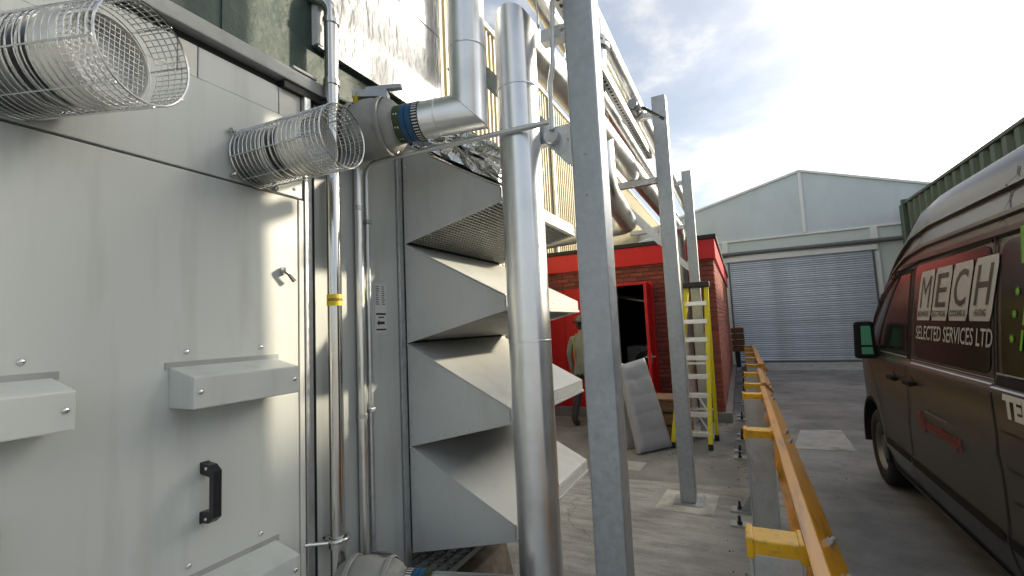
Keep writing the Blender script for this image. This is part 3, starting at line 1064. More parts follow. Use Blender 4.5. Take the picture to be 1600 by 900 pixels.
# perforated tray and plinth under the hoods
tr = MB()
for i in range(24):
    y = 1.75 + i * .06
    tr.box(-1.66, -1.42, y, y + .020, .40, .410)
for x in (-1.66, -1.60, -1.54, -1.48, -1.42):
    tr.box(x, x + .012, 1.72, 3.2, .395, .425)
tag(tr.build('perforated_tray', 'trimgrey', org=(-1.55, 2.4, .4)), 'dark slotted metal tray low under the bottom weather hood', 'tray')
pb = MB()
pb.hexa([(-2.4, 1.9, 0), (-1.47, 2.0, 0), (-1.45, 2.85, 0), (-2.4, 2.9, 0)], [(-2.4, 1.9, .24), (-1.50, 2.0, .24), (-1.49, 2.83, .23), (-2.4, 2.9, .23)])
tag(pb.build('concrete_plinth', 'rough_conc', org=(-1.9, 2.9, 0), bevel=.02), 'rough stained concrete plinth under the louvre plenum', 'plinth')

# ================================================================== PIPE RACK: three galvanised columns with brackets
CX0, CX1 = -.605, -.475


def column(y, label, xa=-1.40, xb=-1.25):
    t = thing('steel_column', label, 'column', (-.54, y, 0), 'galvanised rack columns')
    MB().box(CX0, CX1, y, y + .13, .012, 3.755).build('post', 'galv', t, bevel=.010, segs=3)
    MB().box(CX0 - .06, CX1 + .06, y - .06, y + .19, .004, .014).build('base_plate', 'galv', t)
    MB().box(xa, CX0 - .002, y + .03, y + .09, 2.925, 2.985).build('arm', 'galv2', t, bevel=.004)
    MB().box(xb, CX0 - .002, y + .03, y + .09, 3.575, 3.632).build('arm', 'galv2', t, bevel=.004)
    MB().bar((-1.08, y + .06, 2.915), (CX0 - .004, y + .06, 2.36), .012, .075, (0, 0, 1)).build('brace', 'galv2', t)
    gp = MB().box(CX0 - .012, CX0 - .001, y + .02, y + .11, 2.32, 2.46)
    gp.build('gusset', 'galv2', t)
    for zz in (2.95, 3.60):
        for yy in (y + .035, y + .085):
            pass
    MB().dome((CX0 - .02, y + .028, 2.955), (0, -1, 0), .010, .010, 8).build('bolt', 'galv2', t)
    MB().dome((-1.05, y + .028, 2.955), (0, -1, 0), .010, .010, 8).build('bolt', 'galv2', t)
    return t


c1 = column(1.90, 'nearest galvanised column, running out of the top of the picture', -.73, -1.1)
c2 = column(4.48, 'galvanised column beside the stepladder, its foot on a pale grout pad')
c3 = column(7.02, 'far galvanised column against the brick hut behind the ladder')
# extra lower arm and round end cap on the nearest column
MB().box(-.98, CX0 - .002, 1.955, 2.005, 2.455, 2.525).build('arm', 'galv2', c1, bevel=.004)
MB().cyl((-.70, 1.915, 2.472), (-.70, 1.954, 2.472), .034, 20).build('end_cap', 'galv2', c1)
for z in (1.92, 2.1):
    MB().dome((-.545, 1.9, z + .25), (0, -1, 0), .006, .004, 8).build('bolt', 'trimgrey', c1)
# bent conduit running down beside the nearest column
bc = MB().tube(bend([(-.66, 1.93, 3.04), (-.655, 1.90, 3.10), (-.652, 1.885, 3.0), (-.66, 1.885, 2.78), (-.685, 1.90, 2.70), (-.69, 1.905, 2.49)], .05, 5), .011, 12)
tag(bc.build('bent_conduit', 'galv2', org=(-.66, 1.9, 2.5)), 'bent galvanised conduit dropping beside the nearest column', 'conduit')

# the big clad pipe: up at the front, along the rack, down at the back
bp_ = thing('clad_pipe', 'large silver clad pipe standing in front of the weather hoods and running along the rack', 'pipe', (-.835, 1.88, 0))
path = [(-.850, 1.955, 0), (-.818, 1.845, 3.02)]
MB().tube([(-.848, 1.915, -.0), (-.835, 1.880, 2.985), (-.855, 2.6, 3.078), (-.80, 7.85, 3.10), (-.80, 8.0, 2.96), (-.80, 8.0, .0)], .093, 44).build('cladding', 'alu', bp_)


def seam_at(p, d, r, parent, name='seam'):
    MB().lathe([(-.005, r - .001), (-.0035, r + .0022), (.0035, r + .0022), (.005, r - .001)], p, d, 44).build(name, 'alu', parent)


vd = Vector((-.835 + .848, 1.880 - 1.915, 2.92)).normalized()
for z in (1.56, 2.70):
    f = z / 2.92
    seam_at(Vector((-.848 + .013 * f, 1.915 - .035 * f, z)), vd, .093, bp_)
for y in (2.35, 3.3, 4.3, 5.3, 6.3):
    seam_at((-.838 - .012 * min(1, (y - 2.085) / .9) + (.05 * (y - 3) / 4.85 if y > 3 else 0), y, 3.117), (0, 1, 0), .093, bp_)
# upper pipes along the rack
up1p = thing('upper_pipe', 'topmost silver pipe running along the rack against the sky', 'pipe', (-.76, 2, 3.7))
MB().tube([(-.76, 1.2, 3.735), (-.76, 9.5, 3.735)], .066, 32).build('cladding', 'alu', up1p)
for y in (2.6, 3.4, 4.2, 5.2):
    seam_at((-.76, y, 3.735), (0, 1, 0), .066, up1p)
up2p = thing('upper_pipe', 'narrow silver pipe with black and white band above the big pipe bend', 'pipe', (-.95, 2, 3.5))
MB().tube([(-.93, 1.3, 3.56), (-.93, 9.0, 3.54)], .058, 28).build('cladding', 'alu', up2p)
sb = band(Vector((-.93, 1.93, 3.56)), Vector((0, 1, 0)), .058, 0, .07, 'seal', up2p, 'striped_band')
band_ticks(Vector((-.93, 1.93, 3.56)), Vector((0, 1, 0)), .058, .004, .032, 30, .4, sb)
lo = thing('lower_pipe', 'silver pipe below the arms that bends into the ribbed wall', 'pipe', (-.98, 3, 2.6))
MB().tube(bend([(-.86, 3.50, 3.09), (-.86, 3.50, 2.66), (-.93, 4.70, 2.60), (-3.4, 5.2, 2.55)], .16, 8), .088, 36).build('cladding', 'alu', lo)
br = thing('branch_pipe', 'curved silver branch pipe rising just behind the nearest column', 'pipe', (-.75, 3, 3.0))
MB().tube(bend([(-.70, 2.85, 3.56), (-.70, 2.85, 3.20), (-.86, 3.25, 3.12)], .16, 8), .062, 28).build('cladding', 'alu', br)
for z in (3.26, 3.30):
    MB().lathe([(-.012, .06), (-.012, .088), (.012, .088), (.012, .06)], (-.70, 2.85, z + .12), (0, 0, 1), 28).build('flange', 'galv2', br)
# slotted strut (cable tray) along the columns
ct = thing('slotted_strut', 'perforated galvanised strut running between the columns below the top pipe', 'strut', (-.66, 2, 3.2))
b = MB()
b.box(-.690, -.634, 1.6, 4.50, 3.165, 3.225)
b.build('channel', 'galv2', ct)
b = MB()
for i in range(56):
    y = 1.64 + i * .051
    b.box(-.634, -.6325, y, y + .024, 3.185, 3.205)
    b.box(-.670, -.654, y, y + .024, 3.1635, 3.165)
sl_ = b.build('slot', 'seal', ct)
sl_["kind"] = "stuff"
# ball valve with black lever on the top pipe
bv = thing('ball_valve', 'small valve with black lever under the top pipe at the second column', 'valve', (-.70, 4.15, 3.5))
MB().cyl((-.70, 4.02, 3.52), (-.70, 4.30, 3.52), .040, 16).cyl((-.70, 4.06, 3.52), (-.70, 4.10, 3.52), .058, 6).cyl((-.70, 4.22, 3.52), (-.70, 4.26, 3.52), .058, 6).build('body', 'galv', bv)
MB().cyl((-.70, 4.16, 3.52), (-.60, 4.16, 3.50), .016, 10).build('stem', 'chrome', bv)
MB().bar((-.64, 4.12, 3.515), (-.50, 4.20, 3.42), .030, .014).bar((-.50, 4.20, 3.42), (-.47, 4.22, 3.40), .022, .022).build('lever', 'black', bv, bevel=.003)
# hanger rods
for i, y in enumerate((1.95, 3.30)):
    o = MB().cyl((-.80 if i else -.745, y, 3.22 if i else 3.0), (-.80 if i else -.745, y, 3.66), .005, 8)
    o.lathe([(-.006, .005), (-.006, .011), (.006, .011), (.006, .005)], (-.80 if i else -.745, y, 3.24 if i else 3.02), (0, 0, 1), 6)
    tag(o.build('hanger_rod', 'galv2', org=(-.8, y, 3.2)), ['thin threaded hanger rod left of the nearest column top', 'thin threaded hanger rod between the slotted strut and top pipe'][i], 'rod')

# ================================================================== CREAM RIBBED BUILDING
cw = thing('ribbed_building', 'tall cream building with vertical ribbed cladding behind the pipe rack', 'building', (-3.5, 12, 0))
XR, ZT = -3.42, 6.55
pitch, dp_ = .135, .030
pts = []
y = 3.0
while y < 26:
    pts += [(y, 0), (y + pitch * .52, 0), (y + pitch * .62, dp_), (y + pitch * .90, dp_)]
    y += pitch
vs_ = []
for z in (0.0, ZT):
    vs_ += [(XR + d, yy, z) for yy, d in pts]
k = len(pts)
b = MB().add(vs_, [(i, i + 1, k + i + 1, k + i) for i in range(k - 1)])
b.build('ribbed_cladding', 'cream', cw)
MB().box(-12, XR - .004, 2.98, 26, 0, ZT - .02).build('core', 'trimgrey', cw)
MB().box(-12, XR + .07, 2.94, 26.04, ZT - .018, ZT + .06).build('roof_flashing', 'whiteframe', cw, bevel=.01)
for z in (2.2,):
    MB().box(XR + dp_ + .001, XR + .05, 3.0, 26, z, z + .05).build('sheet_joint', 'cream', cw)
for yy in (9.2,):
    MB().box(XR + .04, XR + .10, yy, yy + .09, 2.9, ZT).build('downpipe', 'galv2', cw, bevel=.01)

# ================================================================== BRICK HUT
hut = thing('brick_hut', 'red brick plant hut with red fascia and dark roof edge', 'hut', (-1.9, 8.2, 0))
HX0, HX1, HYF, HYB = -4.6, -.33, 8.20, 16.6
DX0, DX1, DZ = -1.955, -1.36, 2.265
PX0, PX1 = -4.3, -2.22
# masonry backing with openings: piers and lintels
def wallbox(x0, x1, z0, z1):
    return MB().box(x0, x1, HYF + .012, HYF + .20, z0, z1)
b = MB()
for (x0, x1, z0, z1) in ((HX0, PX0, .15, 2.64), (PX1, DX0, .15, 2.64), (DX1, HX1 - .012, .15, 2.64), (PX0, PX1, 2.30, 2.64), (DX0, DX1, DZ + .05, 2.64)):
    b.box(x0, x1, HYF + .012, HYF + .20, z0, z1)
b.box(HX1 - .20, HX1 - .012, HYF + .201, HYB, .15, 2.64)
b.box(HX0, HX1 - .2, HYB - .2, HYB, .15, 2.64)
b.build('masonry_core', 'mortar', hut)
b = MB()
for (x0, x1) in ((HX0 - .04, DX0), (DX1, HX1 + .10)):
    b.box(x0, x1, HYF - .10, HYF + .22, 0, .149)
b.box(HX1 - .2, HX1 + .10, HYF + .221, HYB, 0, .149)
b.box(DX0 + .001, DX1 - .001, HYF - .06, HYF + .22, 0, .10)
b.build('plinth', 'concrete', hut, bevel=.008)
b = MB().box(HX0, HX1 + .045, HYF - .045, HYF + .0, 2.595, 2.915)
b.box(HX1 + .0, HX1 + .045, HYF + .001, HYB, 2.595, 2.915)
b.build('fascia', 'red', hut, bevel=.004)
MB().box(HX0 - .05, HX1 + .075, HYF - .075, HYB + .05, 2.917, 2.985).build('roof_edge', 'capping', hut, bevel=.006)
MB().box(HX0, HX1 + .035, HYF - .034, HYB, 2.641, 2.90).build('roof_deck', 'capping', hut)
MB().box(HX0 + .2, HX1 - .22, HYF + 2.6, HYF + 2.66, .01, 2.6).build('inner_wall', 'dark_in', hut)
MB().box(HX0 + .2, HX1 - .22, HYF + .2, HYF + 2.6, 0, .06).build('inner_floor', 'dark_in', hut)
# bricks
bme = bpy.data.meshes.new('brick')
bb = bmesh.new()
bmesh.ops.create_cube(bb, size=1)
for v in bb.verts:
    v.co = Vector((v.co.x * .215, v.co.y * .030, v.co.z * .065))
bmesh.ops.bevel(bb, geom=list(bb.edges), offset=.004, segments=1, affect='EDGES')
bb.to_mesh(bme)
bb.free()
bme.materials.append(M['brick'])
horg = Vector(hut["_org"])
front = []
rest = MB()
row = 0
z = .155
while z < 2.585:
    # free spans of this course between the openings
    spans = [(HX0, HX1)]
    cuts = []
    if z < 2.29:
        cuts.append((PX0 - .01, PX1 + .01))
    if z < DZ + .05:
        cuts.append((DX0 - .055, DX1 + .065))
    for ca, cb_ in cuts:
        ns = []
        for a_, b2 in spans:
            if cb_ <= a_ or ca >= b2:
                ns.append((a_, b2))
                continue
            if ca > a_:
                ns.append((a_, ca))
            if cb_ < b2:
                ns.append((cb_, b2))
        spans = ns
    x1 = HX1 + (0 if row % 2 == 0 else .1125)
    while x1 > HX0:
        for a_, b2 in spans:
            l_, r_ = max(a_, x1 - .215), min(b2, x1)
            if r_ - l_ > .03:
                front.append(((l_ + r_) / 2, z + .0325, r_ - l_))
        x1 -= .225
    row += 1
    z += .075
front.sort(key=lambda p: -p[0])
for (x, zz, w_) in front[:235]:
    c = part_like(bme, 'brick', hut, Vector((x, HYF + .008 + random.uniform(-.0015, .0015), zz)) - horg)
    c.scale.x = w_ / .215
for (x, zz, w_) in front[235:]:
    rest.box(x - w_ / 2, x + w_ / 2, HYF - .007, HYF + .02, zz - .0325, zz + .0325)
side_parts = []
row = 0
z = .155
while z < 2.585:
    y0_ = HYF + .001 - (0 if row % 2 else .1125)
    while y0_ < HYB:
        l_, r_ = max(HYF + .024, y0_), y0_ + .215
        if r_ - l_ > .03:
            side_parts.append(((l_ + r_) / 2, z + .0325, r_ - l_))
        y0_ += .225
    row += 1
    z += .075
side_parts.sort(key=lambda p: p[0])
for i, (y, zz, w_) in enumerate(side_parts):
    if i < 62:
        c = part_like(bme, 'brick', hut, Vector((HX1 - .009, y, zz)) - horg)
        c.rotation_euler = (0, 0, R(90))
        c.scale.x = w_ / .215
    else:
        rest.box(HX1 - .02, HX1 + .006, y - w_ / 2, y + w_ / 2, zz - .0325, zz + .0325)
rb = rest.build('far_bricks', 'brick', hut)
rb["kind"] = "stuff"
# wide red panel door and personnel door
pd = MB().box(PX0, PX1, HYF + .03, HYF + .07, .15, 2.30).build('panel_door', 'redsteel', hut, bevel=.004)
for x in (-3.6, -2.93):
    MB().box(x - .004, x + .004, HYF + .026, HYF + .031, .16, 2.29).build('panel_joint', 'seal', pd)
b = MB()
b.box(DX0 - .05, DX0, HYF - .012, HYF + .11, .10, DZ + .05)
b.box(DX1, DX1 + .06, HYF - .012, HYF + .11, .10, DZ + .05)
b.box(DX0, DX1, HYF - .012, HYF + .11, DZ, DZ + .05)
b.build('door_frame', 'redsteel', hut, bevel=.004)
hm = Matrix.Translation((DX1 - .005, HYF - .01, 0)) @ Matrix.Rotation(R(93), 4, 'Z')
dl_ = MB().box(-.58, 0, -.022, .022, .12, DZ - .01, hm).build('door_leaf', 'red', hut, bevel=.003)
b = MB()
for s_ in (-1, 1):
    b.box(-.53, -.49, s_ * .024, s_ * .030, .96, 1.12, hm)
    b.cyl(hm @ Vector((-.51, s_ * .028, 1.06)), hm @ Vector((-.51, s_ * .07, 1.06)), .009, 8)
    b.cyl(hm @ Vector((-.51, s_ * .065, 1.06)), hm @ Vector((-.38, s_ * .065, 1.06)), .009, 8)
b.build('lever_handle', 'white_label', dl_)
# equipment glimpsed in the dark doorway
eq = thing('boiler', 'dark boiler glimpsed inside the open doorway of the hut', 'boiler', (-1.7, 9.6, 0))
MB().box(-2.1, -1.2, 9.5, 10.2, .06, 1.15).build('casing', 'trimgrey', eq, bevel=.03)
MB().cyl((-1.72, 9.5, .85), (-1.72, 9.35, .85), .20, 24).build('burner', 'black', eq)
MB().tube(bend([(-1.55, 9.8, 1.15), (-1.55, 9.8, 2.0), (-2.4, 9.8, 2.2)], .15, 5), .07, 14).build('flue', 'alum', eq)
# cowl on the hut roof
rc = thing('roof_cowl', 'pale rounded cowl on the roof of the brick hut', 'cowl', (-1.5, 9.4, 2.985))
MB().lathe([(0, .42), (.10, .42), (.22, .34), (.28, .18), (.30, .001)], (-1.45, 9.6, 2.98), (0, 0, 1), 24).build('cap', 'galv2', rc)
MB().cyl((-1.45, 9.6, 2.96), (-1.45, 9.6, 3.02), .46, 20).build('skirt', 'galv', rc)

# ================================================================== FAR SHED WITH ROLLER SHUTTER
sh = thing('white_shed', 'pale grey gabled fabric shed with wide roller shutter across the yard', 'shed', (2, 18.8, 0))
SY = 18.80
RX, RZ = 2.22, 6.62
EX0, EX1 = -5.4, 8.8
EZ0, EZ1 = RZ - .27 * (RX - EX0), RZ - .31 * (EX1 - RX)
SX0, SX1, SZ = -.22, 4.02, 3.62
b = MB()
ridge = [(EX0, EZ0), (RX, RZ), (EX1, EZ1)]
b.prism([(EX0, 4.42), (EX1, 4.42), (EX1, EZ1), (RX, RZ), (EX0, EZ0)], 'y', SY, SY + .05)
b.build('gable_sheet', 'fabric', sh)
b = MB()
b.box(EX0, SX0 - .16, SY + .02, SY + .06, 0, 4.36)
b.box(SX1 + .16, EX1, SY + .02, SY + .06, 0, 4.36)
b.box(SX0 - .16, SX1 + .16, SY + .02, SY + .06, SZ + .3, 4.36)
b.build('lower_sheet', 'fabric_low', sh)
b = MB()
for x0, x1, w in ((EX0, EX1, 0),):
    b.box(EX0, EX1, SY - .04, SY + .02, 4.36, 4.42)
b.build('tie_beam', 'whiteframe', sh, bevel=.005)
MB().box(RX - .05, RX + .05, SY - .05, SY - .001, 4.43, RZ - .05).build('mullion', 'whiteframe', sh, bevel=.005)
for x in (-.9, 5.35):
    zz = RZ - (.27 * (RX - x) if x < RX else .31 * (x - RX))
    MB().box(x - .02, x + .02, SY - .015, SY - .001, 4.43, zz - .08).build('fabric_seam', 'fabric', sh)
for (xa, za), (xb, zb) in ((ridge[0], ridge[1]), (ridge[1], ridge[2])):
    MB().bar((xa, SY - .02, za), (xb, SY - .02, zb), .09, .07).build('verge_rail', 'whiteframe', sh)
for x in (SX0 - .10, SX1 + .10):
    MB().box(x - .10, x + .10, SY - .06, SY + .01, 0, 4.35).build('door_post', 'whiteframe', sh, bevel=.008)
for x in (SX0 - .02, SX1 + .02):
    MB().box(x - .03, x + .03, SY - .10, SY - .062, 0, SZ).build('guide_rail', 'gutter', sh)
MB().cyl((-1.2, SY - .16, 3.90), (6.6, SY - .16, 3.90), .075, 20).build('gutter_pipe', 'gutter', sh)
MB().box(SX0 - .14, SX1 + .14, SY - .14, SY - .061, SZ, SZ + .16).build('shutter_box', 'whiteframe', sh, bevel=.01)
# shutter slats share one mesh
pit = .075
prof = [(0, 0), (-.006, .004), (-.014, .018), (-.018, .0375), (-.014, .057), (-.006, .071), (0, .0745)]
sm_ = MB()
vs_ = [(SX0, p[0], p[1]) for p in prof] + [(SX1, p[0], p[1]) for p in prof]
kk = len(prof)
sm_.add(vs_, [(i, i + 1, kk + i + 1, kk + i) for i in range(kk - 1)], True)
so = sm_.build('slat', 'slat', sh)
sme = so.data
for v in sme.vertices:
    v.co += Vector(sh["_org"]) - Vector((0, 0, 0))
nsl = int((SZ - .02) / pit)
for i in range(nsl):
    loc = Vector((0, SY - .06, .05 + i * pit)) - Vector(sh["_org"])
    if i == 0:
        so.location = loc
    else:
        c = part_like(sme, 'slat', sh, loc)
MB().box(SX0, SX1, SY - .085, SY - .045, .0, .055).build('bottom_rail', 'gutter', sh)
b = MB()
b.add([(EX0, SY + .03, EZ0 + .02), (RX, SY + .03, RZ + .02), (RX, SY + 30, RZ + .02), (EX0, SY + 30, EZ0 + .02)], [(0, 1, 2, 3)])
b.add([(RX, SY + .03, RZ + .02), (EX1, SY + .03, EZ1 + .02), (EX1, SY + 30, EZ1 + .02), (RX, SY + 30, RZ + .02)], [(0, 1, 2, 3)])
b.build('roof_sheet', 'fabric', sh)
MB().box(EX0, EX0 + .05, SY + .06, SY + 30, 0, EZ0).build('side_wall', 'fabric_low', sh)
MB().box(EX1 - .05, EX1, SY + .06, SY + 30, 0, EZ1).build('side_wall', 'fabric_low', sh)

# ================================================================== GREEN CORRUGATED BUILDING BEHIND THE VAN
gb_ = thing('green_building', 'dark green corrugated steel building edge behind the van', 'building', (5, 6, 0))
GX, GZ = 3.50, 4.0
pts = []
y = 5.0
while y < 12.95:
    pts += [(y, 0), (y + .14, 0), (y + .18, -.05), (y + .30, -.05)]
    y += .34
k = len(pts)
vs_ = [(GX + d, yy, 0) for yy, d in pts] + [(GX + d, yy, GZ - .06) for yy, d in pts]
MB().add(vs_, [(i, i + 1, k + i + 1, k + i) for i in range(k - 1)]).build('corrugated_side', 'green_box', gb_)
MB().box(GX + .01, 9.5, 5.0, 12.95, 0, GZ - .07).build('core', 'green_box', gb_)
MB().box(GX - .07, 9.5, 4.95, 13.0, GZ - .058, GZ).build('roof_edge', 'green_box', gb_, bevel=.01)
MB().box(GX + .02, 6.4, 5.0, 6.60, GZ + .002, 6.20).build('added_shade_storey', 'green_box', gb_)  # out-of-view storey added to keep the sun off the container wall
MB().box(GX - .05, 6.5, 4.95, 6.65, 6.202, 6.28).build('roof_edge', 'green_box', gb_, bevel=.01)  # rim of the added sun-blocking storey
MB().box(4.7, 9.5, 13.1, 18.2, 0, 4.85).build('added_shade_wing', 'green_box', gb_)  # hidden block added to cut the sun from the hut's side wall
MB().box(GX - .09, GX + .02, 12.96, 13.08, 0, GZ + .06).build('corner_post', 'green_box', gb_, bevel=.01)

# ================================================================== CRASH BARRIER


def crash_barrier(x0, y_posts, ya, yb, label, zt=.75, sticker=False, full=True):
    t = thing('crash_barrier', label, 'barrier', (x0 + .1, ya, 0), 'yellow crash barriers')
    w = .20
    for y in y_posts:
        b = MB()
        b.box(x0 + .016, x0 + w - .016, y + .004, y + .012, .012, zt - .062)        # web
        for xa in (x0 + .004, x0 + w - .016):
            b.box(xa, xa + .012, y - .004, y + .12, .012, zt - .062)
        p = b.build('post', 'galv2', t, bevel=.002)
        cpb = MB()
        cpb.box(x0 + .014, x0 + w - .014, y - .006, y + .13, zt - .060, zt - .004)
        cpb.box(x0 - .006, x0 + .022, y - .014, y + .135, zt - .074, zt + .004)
        cpb.box(x0 + w - .022, x0 + w + .006, y - .014, y + .135, zt - .074, zt + .004)
        cpb.build('cap', 'yellow', p, bevel=.006)
        b = MB()
        b.box(x0 - .15, x0 + .003, y - .02, y + .10, .004, .020)
        b.box(x0 - .15, x0 + .003, y + .28, y + .40, .004, .020)
        b.box(x0 - .0, x0 + w, y - .02, y + .40, .004, .011)
        b.prism([(x0 + .002, .02), (x0 - .08, .02), (x0 + .002, .16)], 'y', y + .31, y + .32)
        b.build('base_plate', 'galv', p)
        for yy in (y + .02, y + .34):
            MB().cyl((x0 - .085, yy, .020), (x0 - .085, yy, .085), .011, 8).cyl((x0 - .085, yy, .020), (x0 - .085, yy, .042), .020, 6).build('anchor_bolt', 'black', p)
    # W-shaped beam on the traffic side
    bx = x0 + w + .008
    pr2 = [(0, .40), (.018, .41), (.075, .455), (.078, .50), (.020, .545), (.016, .585), (.022, .600), (.09, .612), (.122, .640), (.119, .662), (.036, .759), (.030, .762), (-.011, .762), (-.013, .760), (-.013, .7560)]
    th_ = .005
    vs2 = []
    nP = len(pr2)
    out = MB()
    segs = max(2, int((yb - ya) / .5))
    for j in range(segs + 1):
        y = ya + (yb - ya) * j / segs
        vs2 += [(bx + p[0], y, p[1]) for p in pr2]
        vs2 += [(bx + p[0] + th_, y, p[1] + .001) for p in pr2]
    s2 = 2 * nP
    fs2 = []
    for j in range(segs):
        for i in range(nP - 1):
            fs2.append((j * s2 + i, j * s2 + i + 1, (j + 1) * s2 + i + 1, (j + 1) * s2 + i))
            fs2.append((j * s2 + nP + i, j * s2 + nP + i + 1, (j + 1) * s2 + nP + i + 1, (j + 1) * s2 + nP + i))
        fs2.append((j * s2, j * s2 + nP, (j + 1) * s2 + nP, (j + 1) * s2))
        fs2.append((j * s2 + nP - 1, j * s2 + 2 * nP - 1, (j + 1) * s2 + 2 * nP - 1, (j + 1) * s2 + nP - 1))
    for j in (0, segs):
        for i in range(nP - 1):
            fs2.append((j * s2 + i, j * s2 + i + 1, j * s2 + nP + i + 1, j * s2 + nP + i))
    out.add(vs2, fs2, False)
    rail = out.build('rail', 'orange', t)
    if full:
        for y in y_posts:
            for dy in (-.16, .14):
                c = Vector((bx + .080, y + dy, .712))
                MB().cyl(c, c + Vector((.013, 0, .014)), .017, 6).cyl(c, c + Vector((.024, 0, .026)), .008, 8).build('bolt', 'galv', rail)
    if sticker:
        e = MB().box(bx - .004, bx + .10, ya - .012, ya - .002, .40, .765).build('end_plate', 'orange', t, bevel=.006)
        MB().box(bx + .030, bx + .060, ya - .0145, ya - .012, .60, .70).build('reflector', 'white_label', e)
    return t


crash_barrier(-.045, (2.13, 4.12, 6.05), .9, 6.62, 'nearest yellow crash barrier with galvanised posts along the walkway')
crash_barrier(-.02, (6.95, 8.3), 6.95, 8.9, 'short yellow crash barrier just beyond the nearest one')
crash_barrier(.03, (9.75, 11.4, 13.0, 14.6, 16.2), 9.75, 16.6, 'far yellow crash barrier with reflector on its end plate', sticker=True, full=False)
tb = thing('sleeper_stack', 'brown timber sleepers stacked at the far corner of the hut', 'timber', (-.1, 17.2, 0))
for i in range(4):
    MB().box(-.32, .06, 16.9, 17.5, .36 + .20 * i + (.16 if i == 0 else .16), .52 + .20 * i + .16).build('sleeper', 'timber', tb, bevel=.01)
MB().box(-.24, -.10, 17.0, 17.4, 0, .52).build('stand', 'black', tb)

rg = random.Random(21)
gt = MB()
for i in range(240):
    k = rg.random()
    if k < .35:
        x, y = rg.gauss(-.10, .10), rg.uniform(1.8, 9)
    elif k < .55:
        x, y = rg.uniform(-3.2, -.25), HYF - .12 - abs(rg.gauss(0, .12))
    elif k < .7:
        x, y = HX1 + .12 + abs(rg.gauss(0, .05)), rg.uniform(8.2, 15)
    elif k < .85:
        x, y = rg.uniform(-1.3, 1.0), rg.uniform(3, 8)
    else:
        x, y = rg.uniform(.3, 3.4), rg.uniform(5, 14)
    q = rg.uniform(.003, .0075)
    m4 = Matrix.Translation((x, y, .004 + q * .5)) @ Matrix.Rotation(rg.uniform(0, 6), 4, 'Z') @ Matrix.Rotation(rg.uniform(-.4, .4), 4, 'X')
    gt.box(-q, q, -q * .7, q * .7, -q * .5, q * .6, m4)
go = gt.build('grit', 'concrete')
go["kind"] = "stuff"
tag(go, 'loose grit and small stones scattered over the yard', 'grit')

# ================================================================== STEPLADDER
ld = thing('step_ladder', 'tall yellow fibreglass stepladder with silver treads and black top', 'ladder', (-.65, 6.6, 0))
LT = 2.06
fr = {-1: (Vector((-.90, 6.40, 0)), Vector((-.615, 6.66, LT))), 1: (Vector((-.455, 6.40, 0)), Vector((-.375, 6.66, LT)))}
bk = {-1: (Vector((-.90, 6.92, 0)), Vector((-.615, 6.72, LT))), 1: (Vector((-.405, 6.92, 0)), Vector((-.375, 6.72, LT)))}
for s_ in (-1, 1):
    MB().bar(fr[s_][0] + Vector((0, 0, .05)), fr[s_][1], .052, .075, (0, -1, .2)).build('stile', 'ladder', ld, bevel=.004)
    MB().bar(bk[s_][0] + Vector((0, 0, .05)), bk[s_][1], .045, .055, (0, 1, .2)).build('rear_leg', 'ladder', ld, bevel=.004)
    for p in (fr[s_][0], bk[s_][0]):
        MB().box(p.x - .028, p.x + .028, p.y - .05, p.y + .04, .004, .075).build('rubber_foot', 'black', ld, bevel=.006)
for i in range(8):
    f = (.20 + i * .235) / LT
    a = fr[-1][0].lerp(fr[-1][1], f)
    b_ = fr[1][0].lerp(fr[1][1], f)
    MB().box(a.x, b_.x, a.y - .045, a.y + .045, a.z - .045, a.z + .012).build('tread', 'alum', ld, bevel=.004)
for f in (.2, .5, .78):
    a = bk[-1][0].lerp(bk[-1][1], f)
    b_ = bk[1][0].lerp(bk[1][1], f)
    MB().bar(a, b_, .02, .03).build('rear_brace', 'alum', ld)
a = fr[1][0].lerp(fr[1][1], .19)
b_ = fr[-1][0].lerp(fr[-1][1], .05)
for f0, f1 in ((.10, .21), (.21, .33)):
    MB().bar(fr[1][0].lerp(fr[1][1], f0) + Vector((-.02, .06, 0)), fr[1][0].lerp(fr[1][1], f1) + Vector((-.16, .03, 0)), .012, .02).build('stay', 'alum', ld)
MB().box(-.66, -.335, 6.58, 6.80, LT - .02, LT + .055).build('top_cap', 'black', ld, bevel=.012)

# ================================================================== WRAPPED PANELS AND CRATE


